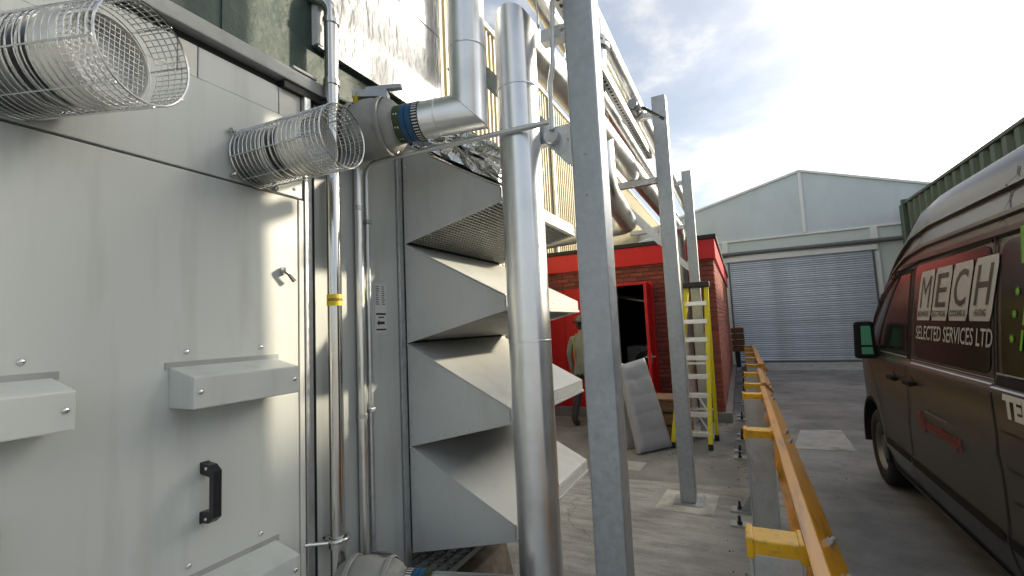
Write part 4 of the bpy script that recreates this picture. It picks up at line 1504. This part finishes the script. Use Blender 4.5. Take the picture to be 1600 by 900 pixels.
def padded(name, label, bl, br_, tr_, tl, thick, m, seams=5):
    bl, br_, tr_, tl = map(Vector, (bl, br_, tr_, tl))
    nrm_ = (br_ - bl).cross(tl - bl).normalized()
    if nrm_.y > 0:
        nrm_ = -nrm_
    rnd = random.Random(5)
    na, nb = 18, 40
    b = MB()
    for side in (1, -1):
        vs_, fs_ = [], []
        for j in range(nb + 1):
            v = j / nb
            for i in range(na + 1):
                u = i / na
                p = bl.lerp(br_, u).lerp(tl.lerp(tr_, u), v)
                e = min(1, min(u, 1 - u) * 9, min(v, 1 - v) * 16)
                pil = .5 + .5 * e ** .6
                q = abs(math.sin(math.pi * seams * v))
                pil *= .90 + .10 * q ** .4
                pil += rnd.gauss(0, .012) + .035 * math.sin(9 * u + 13 * v + 3 * math.sin(7 * v))
                vs_.append(p + nrm_ * side * thick * .5 * pil)
        for j in range(nb):
            for i in range(na):
                q = j * (na + 1) + i
                fs_.append((q, q + 1, q + na + 2, q + na + 1))
        b.add(vs_, fs_, True)
        if side == 1:
            f0 = vs_
        else:
            f1 = vs_
    o = len(b.v)
    idx = [i for i in range(na + 1)] + [(j + 1) * (na + 1) - 1 for j in range(1, nb + 1)] + [nb * (na + 1) + i for i in range(na - 1, -1, -1)] + [j * (na + 1) for j in range(nb - 1, 0, -1)]
    N = (na + 1) * (nb + 1)
    fs_ = [(idx[i], idx[(i + 1) % len(idx)], N + idx[(i + 1) % len(idx)], N + idx[i]) for i in range(len(idx))]
    b.f += fs_
    b.sm += [True] * len(fs_)
    return tag(b.build(name, m, org=bl), label, 'package')


padded('wrapped_package', 'wide grey quilted vinyl panel leaning in front of the hut door', (-1.25, 5.92, .02), (-.93, 6.36, .02), (-1.23, 6.52, 1.13), (-1.49, 6.17, 1.06), .13, 'vinyl')
padded('wrapped_package', 'narrow grey vinyl panel leaning behind the wide one', (-1.46, 6.12, .02), (-1.27, 6.30, .02), (-1.52, 6.55, 1.06), (-1.60, 6.40, 1.04), .07, 'vinyl')
cr = thing('wooden_crate', 'low brown wooden crate behind the leaning grey panels', 'crate', (-1.25, 6.9, 0))
for z0, z1 in ((.05, .20), (.225, .37), (.395, .54)):
    MB().box(-1.66, -.74, 6.66, 6.69, z0, z1).build('plank', 'wood', cr, bevel=.003)
    MB().box(-1.66, -.74, 7.15, 7.18, z0, z1).build('plank', 'wood', cr, bevel=.003)
    MB().box(-.738, -.71, 6.66, 7.18, z0, z1).build('plank', 'wood', cr, bevel=.003)
MB().box(-1.68, -.70, 6.64, 7.20, .545, .57).build('lid', 'wood', cr, bevel=.003)
for x in (-1.60, -1.2, -.80):
    MB().box(x - .04, x + .04, 6.64, 6.66, .0, .54).build('batten', 'wood', cr, bevel=.003)

# ================================================================== VAN
VX = 1.05
VC = VX + 1.0
van = thing('panel_van', 'dark grey panel van with MECH lettering parked on the right', 'van', (VC, 4.0, 0))
INS = [(.20, .16), (.24, .07), (.34, .035), (.44, .012), (.50, .0), (.545, .0), (.562, .007), (.75, .008), (1.0, .004), (1.18, .0), (1.232, .006), (1.252, .030),
       (1.30, .036), (1.45, .048), (1.60, .062), (1.75, .079), (1.90, .098), (1.942, .104), (1.955, .085), (1.985, .086), (1.997, .125), (2.035, .130), (2.046, .108), (2.066, .110),
       (2.078, .146), (2.175, .172), (2.187, .148), (2.207, .152), (2.220, .190), (2.31, .205), (2.385, .240), (2.44, .33), (2.475, .50), (2.49, .75), (2.495, 1.0)]
TOP = [(1.3, 2.495), (4.1, 2.495), (4.5, 2.45), (4.8, 2.34), (5.2, 2.10), (5.6, 1.77), (6.0, 1.36), (6.06, 1.24), (6.2, 1.19), (6.35, 1.10), (6.45, .98), (6.52, .78)]
PLAN = [(1.25, .03), (1.32, .0), (5.0, .0), (5.6, .012), (6.0, .05), (6.2, .10), (6.35, .18), (6.45, .28), (6.52, .42)]


def interp(tab, x):
    if x <= tab[0][0]:
        return tab[0][1]
    for (a, b), (c, d) in zip(tab, tab[1:]):
        if x <= c:
            return b + (d - b) * (x - a) / (c - a)
    return tab[-1][1]


def vz(z, Y):
    zt = interp(TOP, Y)
    if zt >= 1.24:
        return z if z <= 1.2 else 1.2 + (z - 1.2) * (zt - 1.2) / 1.295
    if z <= 1.2:
        return .2 + (z - .2) * (zt - .03 - .2) / 1.0
    return zt - .03 + .03 * (z - 1.2) / 1.295


def side_x(Y, Z):
    zt = interp(TOP, Y)
    z0 = Z if Z <= 1.2 else 1.2 + (Z - 1.2) * 1.295 / max(.03, zt - 1.2)
    pl = interp(PLAN, Y)
    ins = interp(INS, z0)
    return VX + pl + ins * (1 - pl)


ys = [1.3, 1.36] + [1.6 + i * .25 for i in range(11)] + [4.3, 4.5, 4.7, 4.9, 5.1, 5.3, 5.5, 5.7, 5.9, 6.0, 6.06, 6.13, 6.2, 6.28, 6.35, 6.40, 6.45, 6.49, 6.52]
sec = []
for Y in ys:
    pl = interp(PLAN, Y)
    L_ = [(VX + pl + i * (1 - pl), Y, vz(z, Y)) for z, i in INS]
    R_ = [(2 * VC - x, Y, z) for (x, _, z) in L_[:-1]][::-1]
    sec.append(L_ + R_)
n = len(sec[0])
b = MB()
vs_ = [p for s_ in sec for p in s_]
fs_ = []
for j in range(len(ys) - 1):
    for i in range(n):
        fs_.append((j * n + i, j * n + (i + 1) % n, (j + 1) * n + (i + 1) % n, (j + 1) * n + i))
b.add(vs_, fs_, True)
b.f += [tuple(range(n)), tuple(range((len(ys) - 1) * n, len(ys) * n))]
b.sm += [False, False]
body = b.build('body', 'van', van)
WY = (5.60, 2.36)
WR = .345
cutter = MB()
for y in WY:
    cutter.cyl((VX - .2, y, WR + .02), (VX + .32, y, WR + .02), WR + .075, 40)
    cutter.cyl((2 * VC - VX + .2, y, WR + .02), (2 * VC - VX - .32, y, WR + .02), WR + .075, 40)
co = cutter.build('arch_cutter', 'vanplastic', van)
md = body.modifiers.new('arches', 'BOOLEAN')
md.operation = 'DIFFERENCE'
md.object = co
md.solver = 'EXACT'
dg = bpy.context.evaluated_depsgraph_get()
nm = bpy.data.meshes.new_from_object(body.evaluated_get(dg))
body.modifiers.clear()
body.data = nm
bpy.data.objects.remove(co)


def decal(vs2, fs2, ystart, z0, m, name, parent, off=.004):
    bb_ = MB()
    bb_.add([(side_x(ystart - x, z0 + y) - off, ystart - x, z0 + y) for x, y in vs2], fs2)
    return bb_.build(name, m, parent, recalc=False)


def strip(poly, w, m, name, parent, off=.0025, step=.04):
    """thin strip along a polyline of (Y,Z) lying on the van's side"""
    pts = []
    for (a, c), (d, e) in zip(poly, poly[1:]):
        L_ = math.hypot(d - a, e - c)
        k = max(1, int(L_ / step))
        for i in range(k):
            pts.append((a + (d - a) * i / k, c + (e - c) * i / k))
    pts.append(poly[-1])
    vs2, fs2 = [], []
    for i, (yy, zz) in enumerate(pts):
        p0, p1 = pts[max(0, i - 1)], pts[min(len(pts) - 1, i + 1)]
        dy, dz = p1[0] - p0[0], p1[1] - p0[1]
        q = math.hypot(dy, dz) or 1
        ny_, nz_ = -dz / q * w / 2, dy / q * w / 2
        for s_ in (1, -1):
            Y_, Z_ = yy + ny_ * s_, zz + nz_ * s_
            vs2.append((side_x(Y_, Z_) - off, Y_, Z_))
    for i in range(len(pts) - 1):
        fs2.append((2 * i, 2 * i + 1, 2 * i + 3, 2 * i + 2))
    return MB().add(vs2, fs2).build(name, m, parent, recalc=False)


def panel_patch(y0, y1, z0, z1, m, name, parent, off=.005, rc_=.05, skew=None):
    """rounded rectangular panel on the side, following the body curve"""
    na, nb = 16, 12
    vs2, fs2 = [], []
    for j in range(nb + 1):
        v = j / nb
        for i in range(na + 1):
            u = i / na
            Y_, Z_ = y0 + (y1 - y0) * u, z0 + (z1 - z0) * v
            if skew:
                Y_, Z_ = skew(u, v)
            # round the corners
            ey, ez = min(u, 1 - u) * abs(y1 - y0), min(v, 1 - v) * (z1 - z0)
            if ey < rc_ and ez < rc_ and not skew:
                d_ = math.hypot(rc_ - ey, rc_ - ez)
                if d_ > rc_:
                    k = rc_ / d_
                    Y_ = Y_ + (1 if u < .5 else -1) * (1 if y1 > y0 else -1) * ((rc_ - ey) * (1 - k))
                    Z_ = Z_ + (1 if v < .5 else -1) * ((rc_ - ez) * (1 - k))
            vs2.append((side_x(Y_, Z_) - off, Y_, Z_))
    for j in range(nb):
        for i in range(na):
            q = j * (na + 1) + i
            fs2.append((q, q + 1, q + na + 2, q + na + 1))
    return MB().add(vs2, fs2, True).build(name, m, parent, recalc=False)


GAPB, GAPR = 4.31, 3.055
# panel gaps
strip([(GAPB - .06, 1.95), (GAPB, 1.60), (GAPB + .03, 1.25), (GAPB + .06, 1.0), (GAPB + .06, .90), (GAPB + .12, .82), (GAPB + .12, .34)], .015, 'seal', 'door_gap', van, off=.0035)
strip([(GAPR, 1.95), (GAPR, 1.0), (GAPR + .02, .92), (GAPR, .84), (GAPR, .42), (GAPR - .04, .30)], .017, 'seal', 'door_gap', van, off=.0035)
strip([(GAPR - .03, 2.28), (GAPR, 1.99)], .013, 'seal', 'roof_gap', van, off=.0035)
strip([(4.25, 2.25), (4.32, 2.0)], .010, 'seal', 'roof_gap', van, off=.0035)
strip([(5.60, 1.28), (5.36, 1.05), (5.24, .85), (5.14, .60), (5.10, .34)], .015, 'seal', 'door_gap', van, off=.0035)
strip([(1.4, 1.948), (4.6, 1.948)], .016, 'seal', 'gutter_shadow', van)  # black strip standing in for the shade under the gutter
strip([(1.4, .335), (5.1, .335)], .012, 'seal', 'sill_gap', van)
# bump strips
strip([(GAPR + .03, .520), (GAPB + .10, .520)], .05, 'vanplastic', 'rub_strip', van, off=.006)
strip([(GAPB + .14, .520), (5.10, .520)], .05, 'vanplastic', 'rub_strip', van, off=.006)
strip([(2.80, .520), (GAPR - .03, .520)], .05, 'vanplastic', 'rub_strip', van, off=.006)
strip([(1.4, .27), (1.9, .27)], .08, 'vanplastic', 'sill_trim', van, off=.006)
strip([(2.82, .27), (5.12, .27)], .08, 'vanplastic', 'sill_trim', van, off=.006)
# pressed creases on the rear quarter
for z in (1.03, .86, .72):
    strip([(1.5, z + .02), (GAPR - .05, z)], .012, 'van', 'swage', van, off=.007)
# windows
sw = panel_patch(4.225, 3.11, 1.285, 1.925, 'vanglass', 'side_window', van, rc_=.06)
rw = panel_patch(3.00, 1.55, 1.285, 1.925, 'vanglass', 'side_window', van, rc_=.06)


def fd_map(u, v):
    y_f = 5.62 - .25 * v - .35 * v * v
    return (4.40 - .06 * v) + (y_f - .42 - (4.40 - .06 * v)) * u * (1 if v < .99 else 1), 1.305 + .575 * v


def fq_map(u, v):
    y_f = 5.62 - .25 * v - .35 * v * v
    return (y_f - .395) + .36 * u * (1 - .6 * v), 1.305 + .575 * v


fw = panel_patch(4.2, 5.0, 1.3, 1.9, 'vanglass', 'door_window', van, skew=fd_map)
panel_patch(5.0, 5.3, 1.3, 1.9, 'vanglass', 'quarter_window', van, skew=fq_map)
frm = [(4.365, 1.285), (4.305, 1.905), (4.90, 1.91), (5.06, 1.86), (5.30, 1.64), (5.58, 1.32), (5.58, 1.285), (4.365, 1.285)]
strip(frm, .035, 'vanplastic', 'window_frame', van, off=.0065)
strip([fd_map(1.02, v / 6) for v in range(7)], .030, 'vanplastic', 'window_bar', van, off=.0075)
strip([(4.25, 1.268), (4.25, 1.925), (3.085, 1.945), (3.085, 1.268), (4.25, 1.268)], .016, 'seal', 'window_seal', van, off=.004)
strip([(4.25, 1.245), (3.06, 1.245)], .006, 'galv', 'belt_trim', van, off=.012)
strip([(4.27, 1.268), (3.06, 1.268)], .005, 'galv', 'belt_trim', van, off=.010)
strip([(3.03, 1.300), (1.4, 1.300)], .008, 'galv', 'slide_rail', van, off=.014)
strip([(3.03, 1.236), (1.4, 1.236)], .007, 'galv', 'slide_rail', van, off=.014)
strip([(3.03, 1.268), (1.4, 1.268)], .045, 'vanplastic', 'slide_slot', van, off=.009)
strip([(5.5, 1.275), (4.38, 1.275)], .010, 'galv2', 'belt_trim', van, off=.010)
# windscreen
wv, wf = [], []
wy = [4.62 + i * .1 for i in range(13)]
cols_ = [k for k, (z, i) in enumerate(INS) if z >= 2.38]
half = [INS[k] for k in cols_]
for Y in wy:
    pl = interp(PLAN, Y)
    L_ = [(VX + pl + i * (1 - pl), Y + .004, vz(z, Y) + .006) for z, i in half]
    R_ = [(2 * VC - x, yy, z) for (x, yy, z) in L_[:-1]][::-1]
    wv += L_ + R_
k = len(L_ + R_)
for j in range(len(wy) - 1):
    for i in range(k - 1):
        wf.append((j * k + i, j * k + i + 1, (j + 1) * k + i + 1, (j + 1) * k + i))
MB().add(wv, wf, True).build('windscreen', 'vanglass', van, recalc=False)
# handles
for yy, zz in ((4.66, 1.095), (4.245, 1.105)):
    x = side_x(yy, zz)
    h = MB().lathe([(-.001, .042), (.002, .042), (.003, .001)], (x, yy, zz + .012), (-1, 0, 0), 20).build('handle_recess', 'seal', van)
    MB().box(x - .045, x - .016, yy - .10, yy + .055, zz - .015, zz + .017).box(x - .018, x, yy - .10, yy - .075, zz - .012, zz + .014).build('door_handle', 'vanplastic', h, bevel=.008)
# mirror on the far door
mx, my, mz = VX - .075, 5.12, 1.37
b = MB()
b.hexa([(mx - .085, my + .02, mz - .17), (mx + .085, my, mz - .17), (mx + .08, my + .16, mz - .15), (mx - .06, my + .16, mz - .15)],
       [(mx - .07, my + .02, mz + .17), (mx + .08, my, mz + .17), (mx + .075, my + .14, mz + .15), (mx - .045, my + .14, mz + .15)])
mi = b.build('mirror', 'vanplastic', van, bevel=.035, segs=3)
MB().add([(mx - .028, my + .004, mz - .045), (mx + .050, my - .004, mz - .045), (mx + .046, my - .004, mz + .125), (mx - .020, my + .004, mz + .125)], [(0, 1, 2, 3)]).build('mirror_glass', 'mirror', mi)
MB().add([(mx - .030, my + .004, mz - .125), (mx + .052, my - .004, mz - .125), (mx + .050, my - .004, mz - .062), (mx - .028, my + .004, mz - .062)], [(0, 1, 2, 3)]).build('wide_glass', 'mirror', mi)
MB().hexa([(mx + .06, my + .03, mz - .14), (VX + .10, my - .02, mz - .16), (VX + .10, my + .12, mz - .16), (mx + .06, my + .11, mz - .14)],
          [(mx + .06, my + .03, mz - .05), (VX + .10, my - .02, mz - .04), (VX + .10, my + .12, mz - .04), (mx + .06, my + .11, mz - .05)]).build('mirror_arm', 'vanplastic', mi, bevel=.01)
# wheels
for y in WY:
    for s_ in (1, -1):
        xo = VX + .045 if s_ == 1 else 2 * VC - VX - .045
        ax = (-s_, 0, 0)
        c = (xo + s_ * .22, y, WR)
        w = MB().lathe([(0, .20), (0, WR - .03), (.02, WR - .005), (.05, WR), (.17, WR), (.20, WR - .006), (.218, WR - .03), (.222, WR - .08), (.212, .225), (.20, .215)], c, ax, 48).build('tyre', 'tyre', van)
        rm = MB().lathe([(.20, .218), (.205, .213), (.19, .20), (.165, .19), (.16, .12), (.185, .10), (.195, .05), (.19, .001)], c, ax, 40).build('rim', 'rim', w)
        for k in range(10):
            hl = MB()
            a = 2 * math.pi * k / 10
            p = Vector((xo + s_ * (.22 - .163), y + .155 * math.cos(a), WR + .155 * math.sin(a)))
            hl.cyl(p, p + Vector((-s_ * .004, 0, 0)), .024, 10).build('rim_hole', 'seal', rm)
        al = MB()
        va, fa = [], []
        prf = [(-.10, WR + .068), (.205, WR + .068), (.228, WR + .071), (.230, WR + .098), (.20, WR + .102)]
        na_ = 28
        for k in range(na_ + 1):
            a = R(-8 + 196 * k / na_)
            for t_, r_ in prf:
                va.append((xo + s_ * (.20 - t_), y + r_ * math.cos(a), WR + .02 + r_ * math.sin(a)))
        m_ = len(prf)
        for k in range(na_):
            for i in range(m_ - 1):
                fa.append((k * m_ + i, k * m_ + i + 1, (k + 1) * m_ + i + 1, (k + 1) * m_ + i))
        al.add(va, fa, True).build('arch_liner', 'vanplastic', van)
# headlamp / lower grille on the nose and a rear lamp
for s_ in (1, -1):
    x0 = VX + .28 if s_ == 1 else 2 * VC - VX - .28
    MB().box(min(x0, x0 + s_ * .3), max(x0, x0 + s_ * .3), 6.36, 6.49, .80, .95).build('headlamp', 'white_label', van, bevel=.02)
MB().box(VX + .35, 2 * VC - VX - .35, 6.46, 6.535, .34, .60).build('grille', 'vanplastic', van, bevel=.02)

# ---- lettering on the van
OFFW = .0085
TW, TG, TH, SHR = .252, .022, .325, .26
names4 = [("M", "MECHANICAL"), ("E", "ELECTRICAL"), ("C", "COOLING &"), ("H", "HEATING")]
ty0, tz0 = 4.165, 1.545


def rrect(w, h, r, shear, n=4):
    pts = []
    for cx_, cy_, a0 in ((w - r, r, -90), (w - r, h - r, 0), (r, h - r, 90), (r, r, 180)):
        for k in range(n + 1):
            a = R(a0 + 90 * k / n)
            x, y = cx_ + r * math.cos(a), cy_ + r * math.sin(a)
            pts.append((x + y * shear, y))
    return pts


for i, (L_, cap_) in enumerate(names4):
    x0 = i * (TW + TG)
    ps = rrect(TW, TH, .018, SHR)
    # split the tile into horizontal bands so it follows the body curve
    tile = MB()
    nb = 8
    vs2, fs2 = [], []
    for j in range(nb + 1):
        y = TH * j / nb
        rr2 = .018
        e = 0
        if y < rr2 * .5 or y > TH - rr2 * .5:
            e = rr2 * .8
        for x in (e, TW - e):
            vs2.append((x0 + x + y * SHR, y))
    for j in range(nb):
        fs2.append((2 * j, 2 * j + 1, 2 * j + 3, 2 * j + 2))
    td = decal(vs2, fs2, ty0, tz0, 'silver_letter', 'logo_tile', van, off=OFFW)
    v2_, f2_ = text_mesh(L_, .30, bold=-.002 if L_ == 'M' else .002)
    wmax, wmin = max(v[0] for v in v2_), min(v[0] for v in v2_)
    hmax = max(v[1] for v in v2_)
    hmin = min(v[1] for v in v2_)
    tw, th_ = .165, .205
    v3 = []
    for x, y in v2_:
        yy = (y - hmin) / (hmax - hmin) * th_ + .082
        xx = (x - wmin) / (wmax - wmin) * tw + (TW - tw) / 2
        v3.append((x0 + xx + yy * SHR, yy))
    decal(v3, f2_, ty0, tz0, 'dark_letter', 'letter', td, off=OFFW + .002)
    v2_, f2_ = text_mesh(cap_, .04, bold=.0006)
    wmax = max(v[0] for v in v2_)
    sx = min(1.0, .215 / wmax) if len(cap_) > 8 else .80
    v3 = [(x0 + .016 + (TW - .03 - wmax * sx) / 2 * (1 if len(cap_) < 9 else 0) + x * sx + (y + .028) * SHR, y * 1.25 + .026) for x, y in v2_]
    decal(v3, f2_, ty0, tz0, 'dark_letter', 'caption', td, off=OFFW + .002)
v2_, f2_ = text_mesh("SELECTED SERVICES LTD", .13, shear=.22, bold=.0012)
wmax = max(v[0] for v in v2_)
decal([(x / wmax * 1.11, y) for x, y in v2_], f2_, 4.185, 1.418, 'silver_letter', 'lettering', van, off=OFFW)
v2_, f2_ = text_mesh("TEL", .135, bold=.008)
wmax = max(v[0] for v in v2_)
decal([(x / wmax * .225, y) for x, y in v2_], f2_, 2.915, 1.120, 'white_letter', 'lettering', van, off=.010)
# green tile and stars towards the rear
tl_ = decal([(0, 0), (.30, 0), (.30, .16), (.03, .16)], [(0, 1, 2, 3)], 2.815, 1.80, 'green_letter', 'green_tile', van, off=OFFW)
v2_, f2_ = text_mesh("E", .15, bold=.005)
decal([(x + .03, y + .02) for x, y in v2_], f2_, 2.815, 1.80, 'dark_letter', 'letter', tl_, off=OFFW + .002)
for z, ys_ in ((1.68, 2.845), (1.58, 2.87), (1.468, 2.895)):
    vs2, fs2 = [(0, 0)], []
    for k in range(16):
        a = 2 * math.pi * k / 16
        rr2 = .024 if k % 2 == 0 else .012
        vs2.append((rr2 * math.cos(a), rr2 * math.sin(a)))
    fs2 = [(0, 1 + k, 1 + (k + 1) % 16) for k in range(16)]
    decal(vs2, fs2, ys_, z, 'green_letter', 'green_star', van, off=OFFW)
    v2_, f2_ = text_mesh("I", .12, shear=.2, bold=.004)
    decal(v2_, f2_, ys_ - .06, z - .045, 'green_letter', 'lettering', van, off=OFFW)
# red roundel and word on the sliding door
vs2, fs2 = [], []
for k in range(28):
    a = 2 * math.pi * k / 28
    for rr2 in (.070, .058):
        vs2.append((rr2 * math.cos(a), rr2 * math.sin(a)))
for k in range(28):
    q = (k + 1) % 28
    fs2.append((2 * k, 2 * q, 2 * q + 1, 2 * k + 1))
lg = decal(vs2, fs2, 4.12, .86, 'red_letter', 'roundel', van, off=.008)
v2_, f2_ = text_mesh("W", .085, bold=.003)
wmax = max(v[0] for v in v2_)
decal([(x - wmax / 2, y - .03) for x, y in v2_], f2_, 4.12, .86, 'red_letter', 'emblem', lg, off=.008)
v2_, f2_ = text_mesh("weishaupt", .125, bold=.0012)
wmax = max(v[0] for v in v2_)
decal([(x / wmax * .55, y) for x, y in v2_], f2_, 4.03, .822, 'red_letter', 'lettering', van, off=.008)
vs2, fs2 = [], []
x = 0
while x < .36:
    w = random.uniform(.008, .016)
    o_ = len(vs2)
    vs2 += [(x, 0), (x + w, 0), (x + w, .016), (x, .016)]
    fs2.append((o_, o_ + 1, o_ + 2, o_ + 3))
    x += w + .006
decal(vs2, fs2, 4.03, .938, 'grey_letter', 'strapline', van, off=.008)

# ================================================================== PERSON (walking past the red panel, half hidden by the column)


def skin_body(nodes, edges, root):
    me = bpy.data.meshes.new('body')
    me.from_pydata([n_[0] for n_ in nodes], edges, [])
    o = bpy.data.objects.new('body_tmp', me)
    col.objects.link(o)
    md = o.modifiers.new('skin', 'SKIN')
    md.use_smooth_shade = True
    sv = me.skin_vertices[0].data
    for i, n_ in enumerate(nodes):
        r_ = n_[1]
        sv[i].radius = (r_, r_) if not isinstance(r_, tuple) else r_
        sv[i].use_root = (i == root)
    s2 = o.modifiers.new('sub', 'SUBSURF')
    s2.levels = s2.render_levels = 2
    dg = bpy.context.evaluated_depsgraph_get()
    out = bpy.data.meshes.new_from_object(o.evaluated_get(dg))
    bpy.data.objects.remove(o)
    return out


PO = Vector((-2.37, 7.45, 0))
ps = thing('person', 'person in grey overalls, hi-vis braces and hard hat walking behind the column', 'person', PO)
N = [((0, 0, .93), .125), ((0, 0, 1.08), .115), ((0, .01, 1.25), .135), ((0, .015, 1.38), .12), ((0, .02, 1.46), .06), ((0, .0, 1.53), .055),
     ((0, -.01, 1.61), .085), ((0, -.005, 1.68), .08),
     ((-.17, .015, 1.385), .065), ((-.235, .03, 1.16), .052), ((-.27, -.05, .93), .040), ((-.275, -.075, .86), .034),
     ((.17, .015, 1.385), .065), ((.235, .04, 1.16), .052), ((.25, -.04, .93), .040), ((.25, -.065, .86), .034),
     ((-.095, 0, .86), .095), ((-.10, -.06, .50), .07), ((-.10, .02, .12), .052), ((-.10, -.03, .05), .05), ((-.10, -.15, .045), .042),
     ((.095, 0, .86), .095), ((.10, .06, .50), .07), ((.10, .20, .14), .052), ((.10, .18, .06), .05), ((.10, .07, .045), .042)]
E_ = [(0, 1), (1, 2), (2, 3), (3, 4), (4, 5), (5, 6), (6, 7), (3, 8), (8, 9), (9, 10), (10, 11), (3, 12), (12, 13), (13, 14), (14, 15),
      (0, 16), (16, 17), (17, 18), (18, 19), (19, 20), (0, 21), (21, 22), (22, 23), (23, 24), (24, 25)]
pm = skin_body(N, E_, 0)
for mm in ('overall', 'trouser', 'skin', 'boot'):
    pm.materials.append(M[mm])
for p in pm.polygons:
    c = p.center
    if c.z > 1.54 and c.y > -.035:
        p.material_index = 1
    elif c.z > 1.475:
        p.material_index = 2
    elif c.z < .12:
        p.material_index = 3
    elif abs(c.x) > .19 and c.z < .90:
        p.material_index = 2
    elif c.z < .82:
        p.material_index = 1
    else:
        p.material_index = 0
    p.use_smooth = True
po = bpy.data.objects.new('body', pm)
col.objects.link(po)
po.parent = ps
po["_org"] = list(PO)
ps_r = po


def P_(x, y, z):
    return PO + Vector((x, y, z))


MB().lathe([(-.012, .150), (-.004, .155), (.0, .118), (.05, .112), (.09, .085), (.115, .04), (.12, .001)], P_(0, -.01, 1.665), (0, -.08, 1), 24).build('hard_hat', 'helmet', ps)
for s_ in (-1, 1):
    MB().tube([P_(.075 * s_, -.125, 1.02), P_(.078 * s_, -.145, 1.22), P_(.085 * s_, -.10, 1.42), P_(.09 * s_, .03, 1.475), P_(.085 * s_, .13, 1.38), P_(.078 * s_, .145, 1.15), P_(.075 * s_, .125, 1.02)], .009, 6).build('hi_vis_brace', 'hiviz', ps)
    hx, hy = .262 * s_, -.08
    hd = MB()
    hd.tube([P_(hx, hy, .88), P_(hx, hy - .012, .83), P_(hx, hy - .02, .785)], [.026, .036, .030], 8)
    for k, ln in enumerate((.060, .070, .072, .062)):
        yk = hy - .045 + k * .020
        hd.tube([P_(hx, yk, .79), P_(hx - .004 * s_, yk - .006, .79 - ln * .55), P_(hx - .016 * s_, yk - .012, .79 - ln)], [.010, .009, .007], 6)
    hd.tube([P_(hx, hy - .045, .835), P_(hx - .006 * s_, hy - .070, .80), P_(hx - .012 * s_, hy - .075, .765)], [.012, .010, .008], 6)
    hd.build('hand', 'skin', ps)
fc = MB().dome(P_(0, -.085, 1.60), (0, -1, -.2), .016, .03, 8)
for s_ in (-1, 1):
    fc.dome(P_(.085 * s_, 0, 1.60), (s_, 0, 0), .022, .015, 8)
fc.build('face_features', 'skin', ps)
ey = MB()
for s_ in (-1, 1):
    ey.dome(P_(.032 * s_, -.083, 1.625), (0, -1, 0), .010, .006, 8)
ey.box(PO.x - .022, PO.x + .022, PO.y - .093, PO.y - .085, 1.560, 1.566)
ey.build('eyes_and_mouth', 'trouser', ps)

ps.rotation_euler = (0, 0, R(168))

# ------------------------------------------------------------------ tidy
for me in bpy.data.meshes:
    if any(p.use_smooth for p in me.polygons):
        me.set_sharp_from_angle(angle=R(48))
for o in bpy.data.objects:
    if "_org" in o.keys():
        del o["_org"]
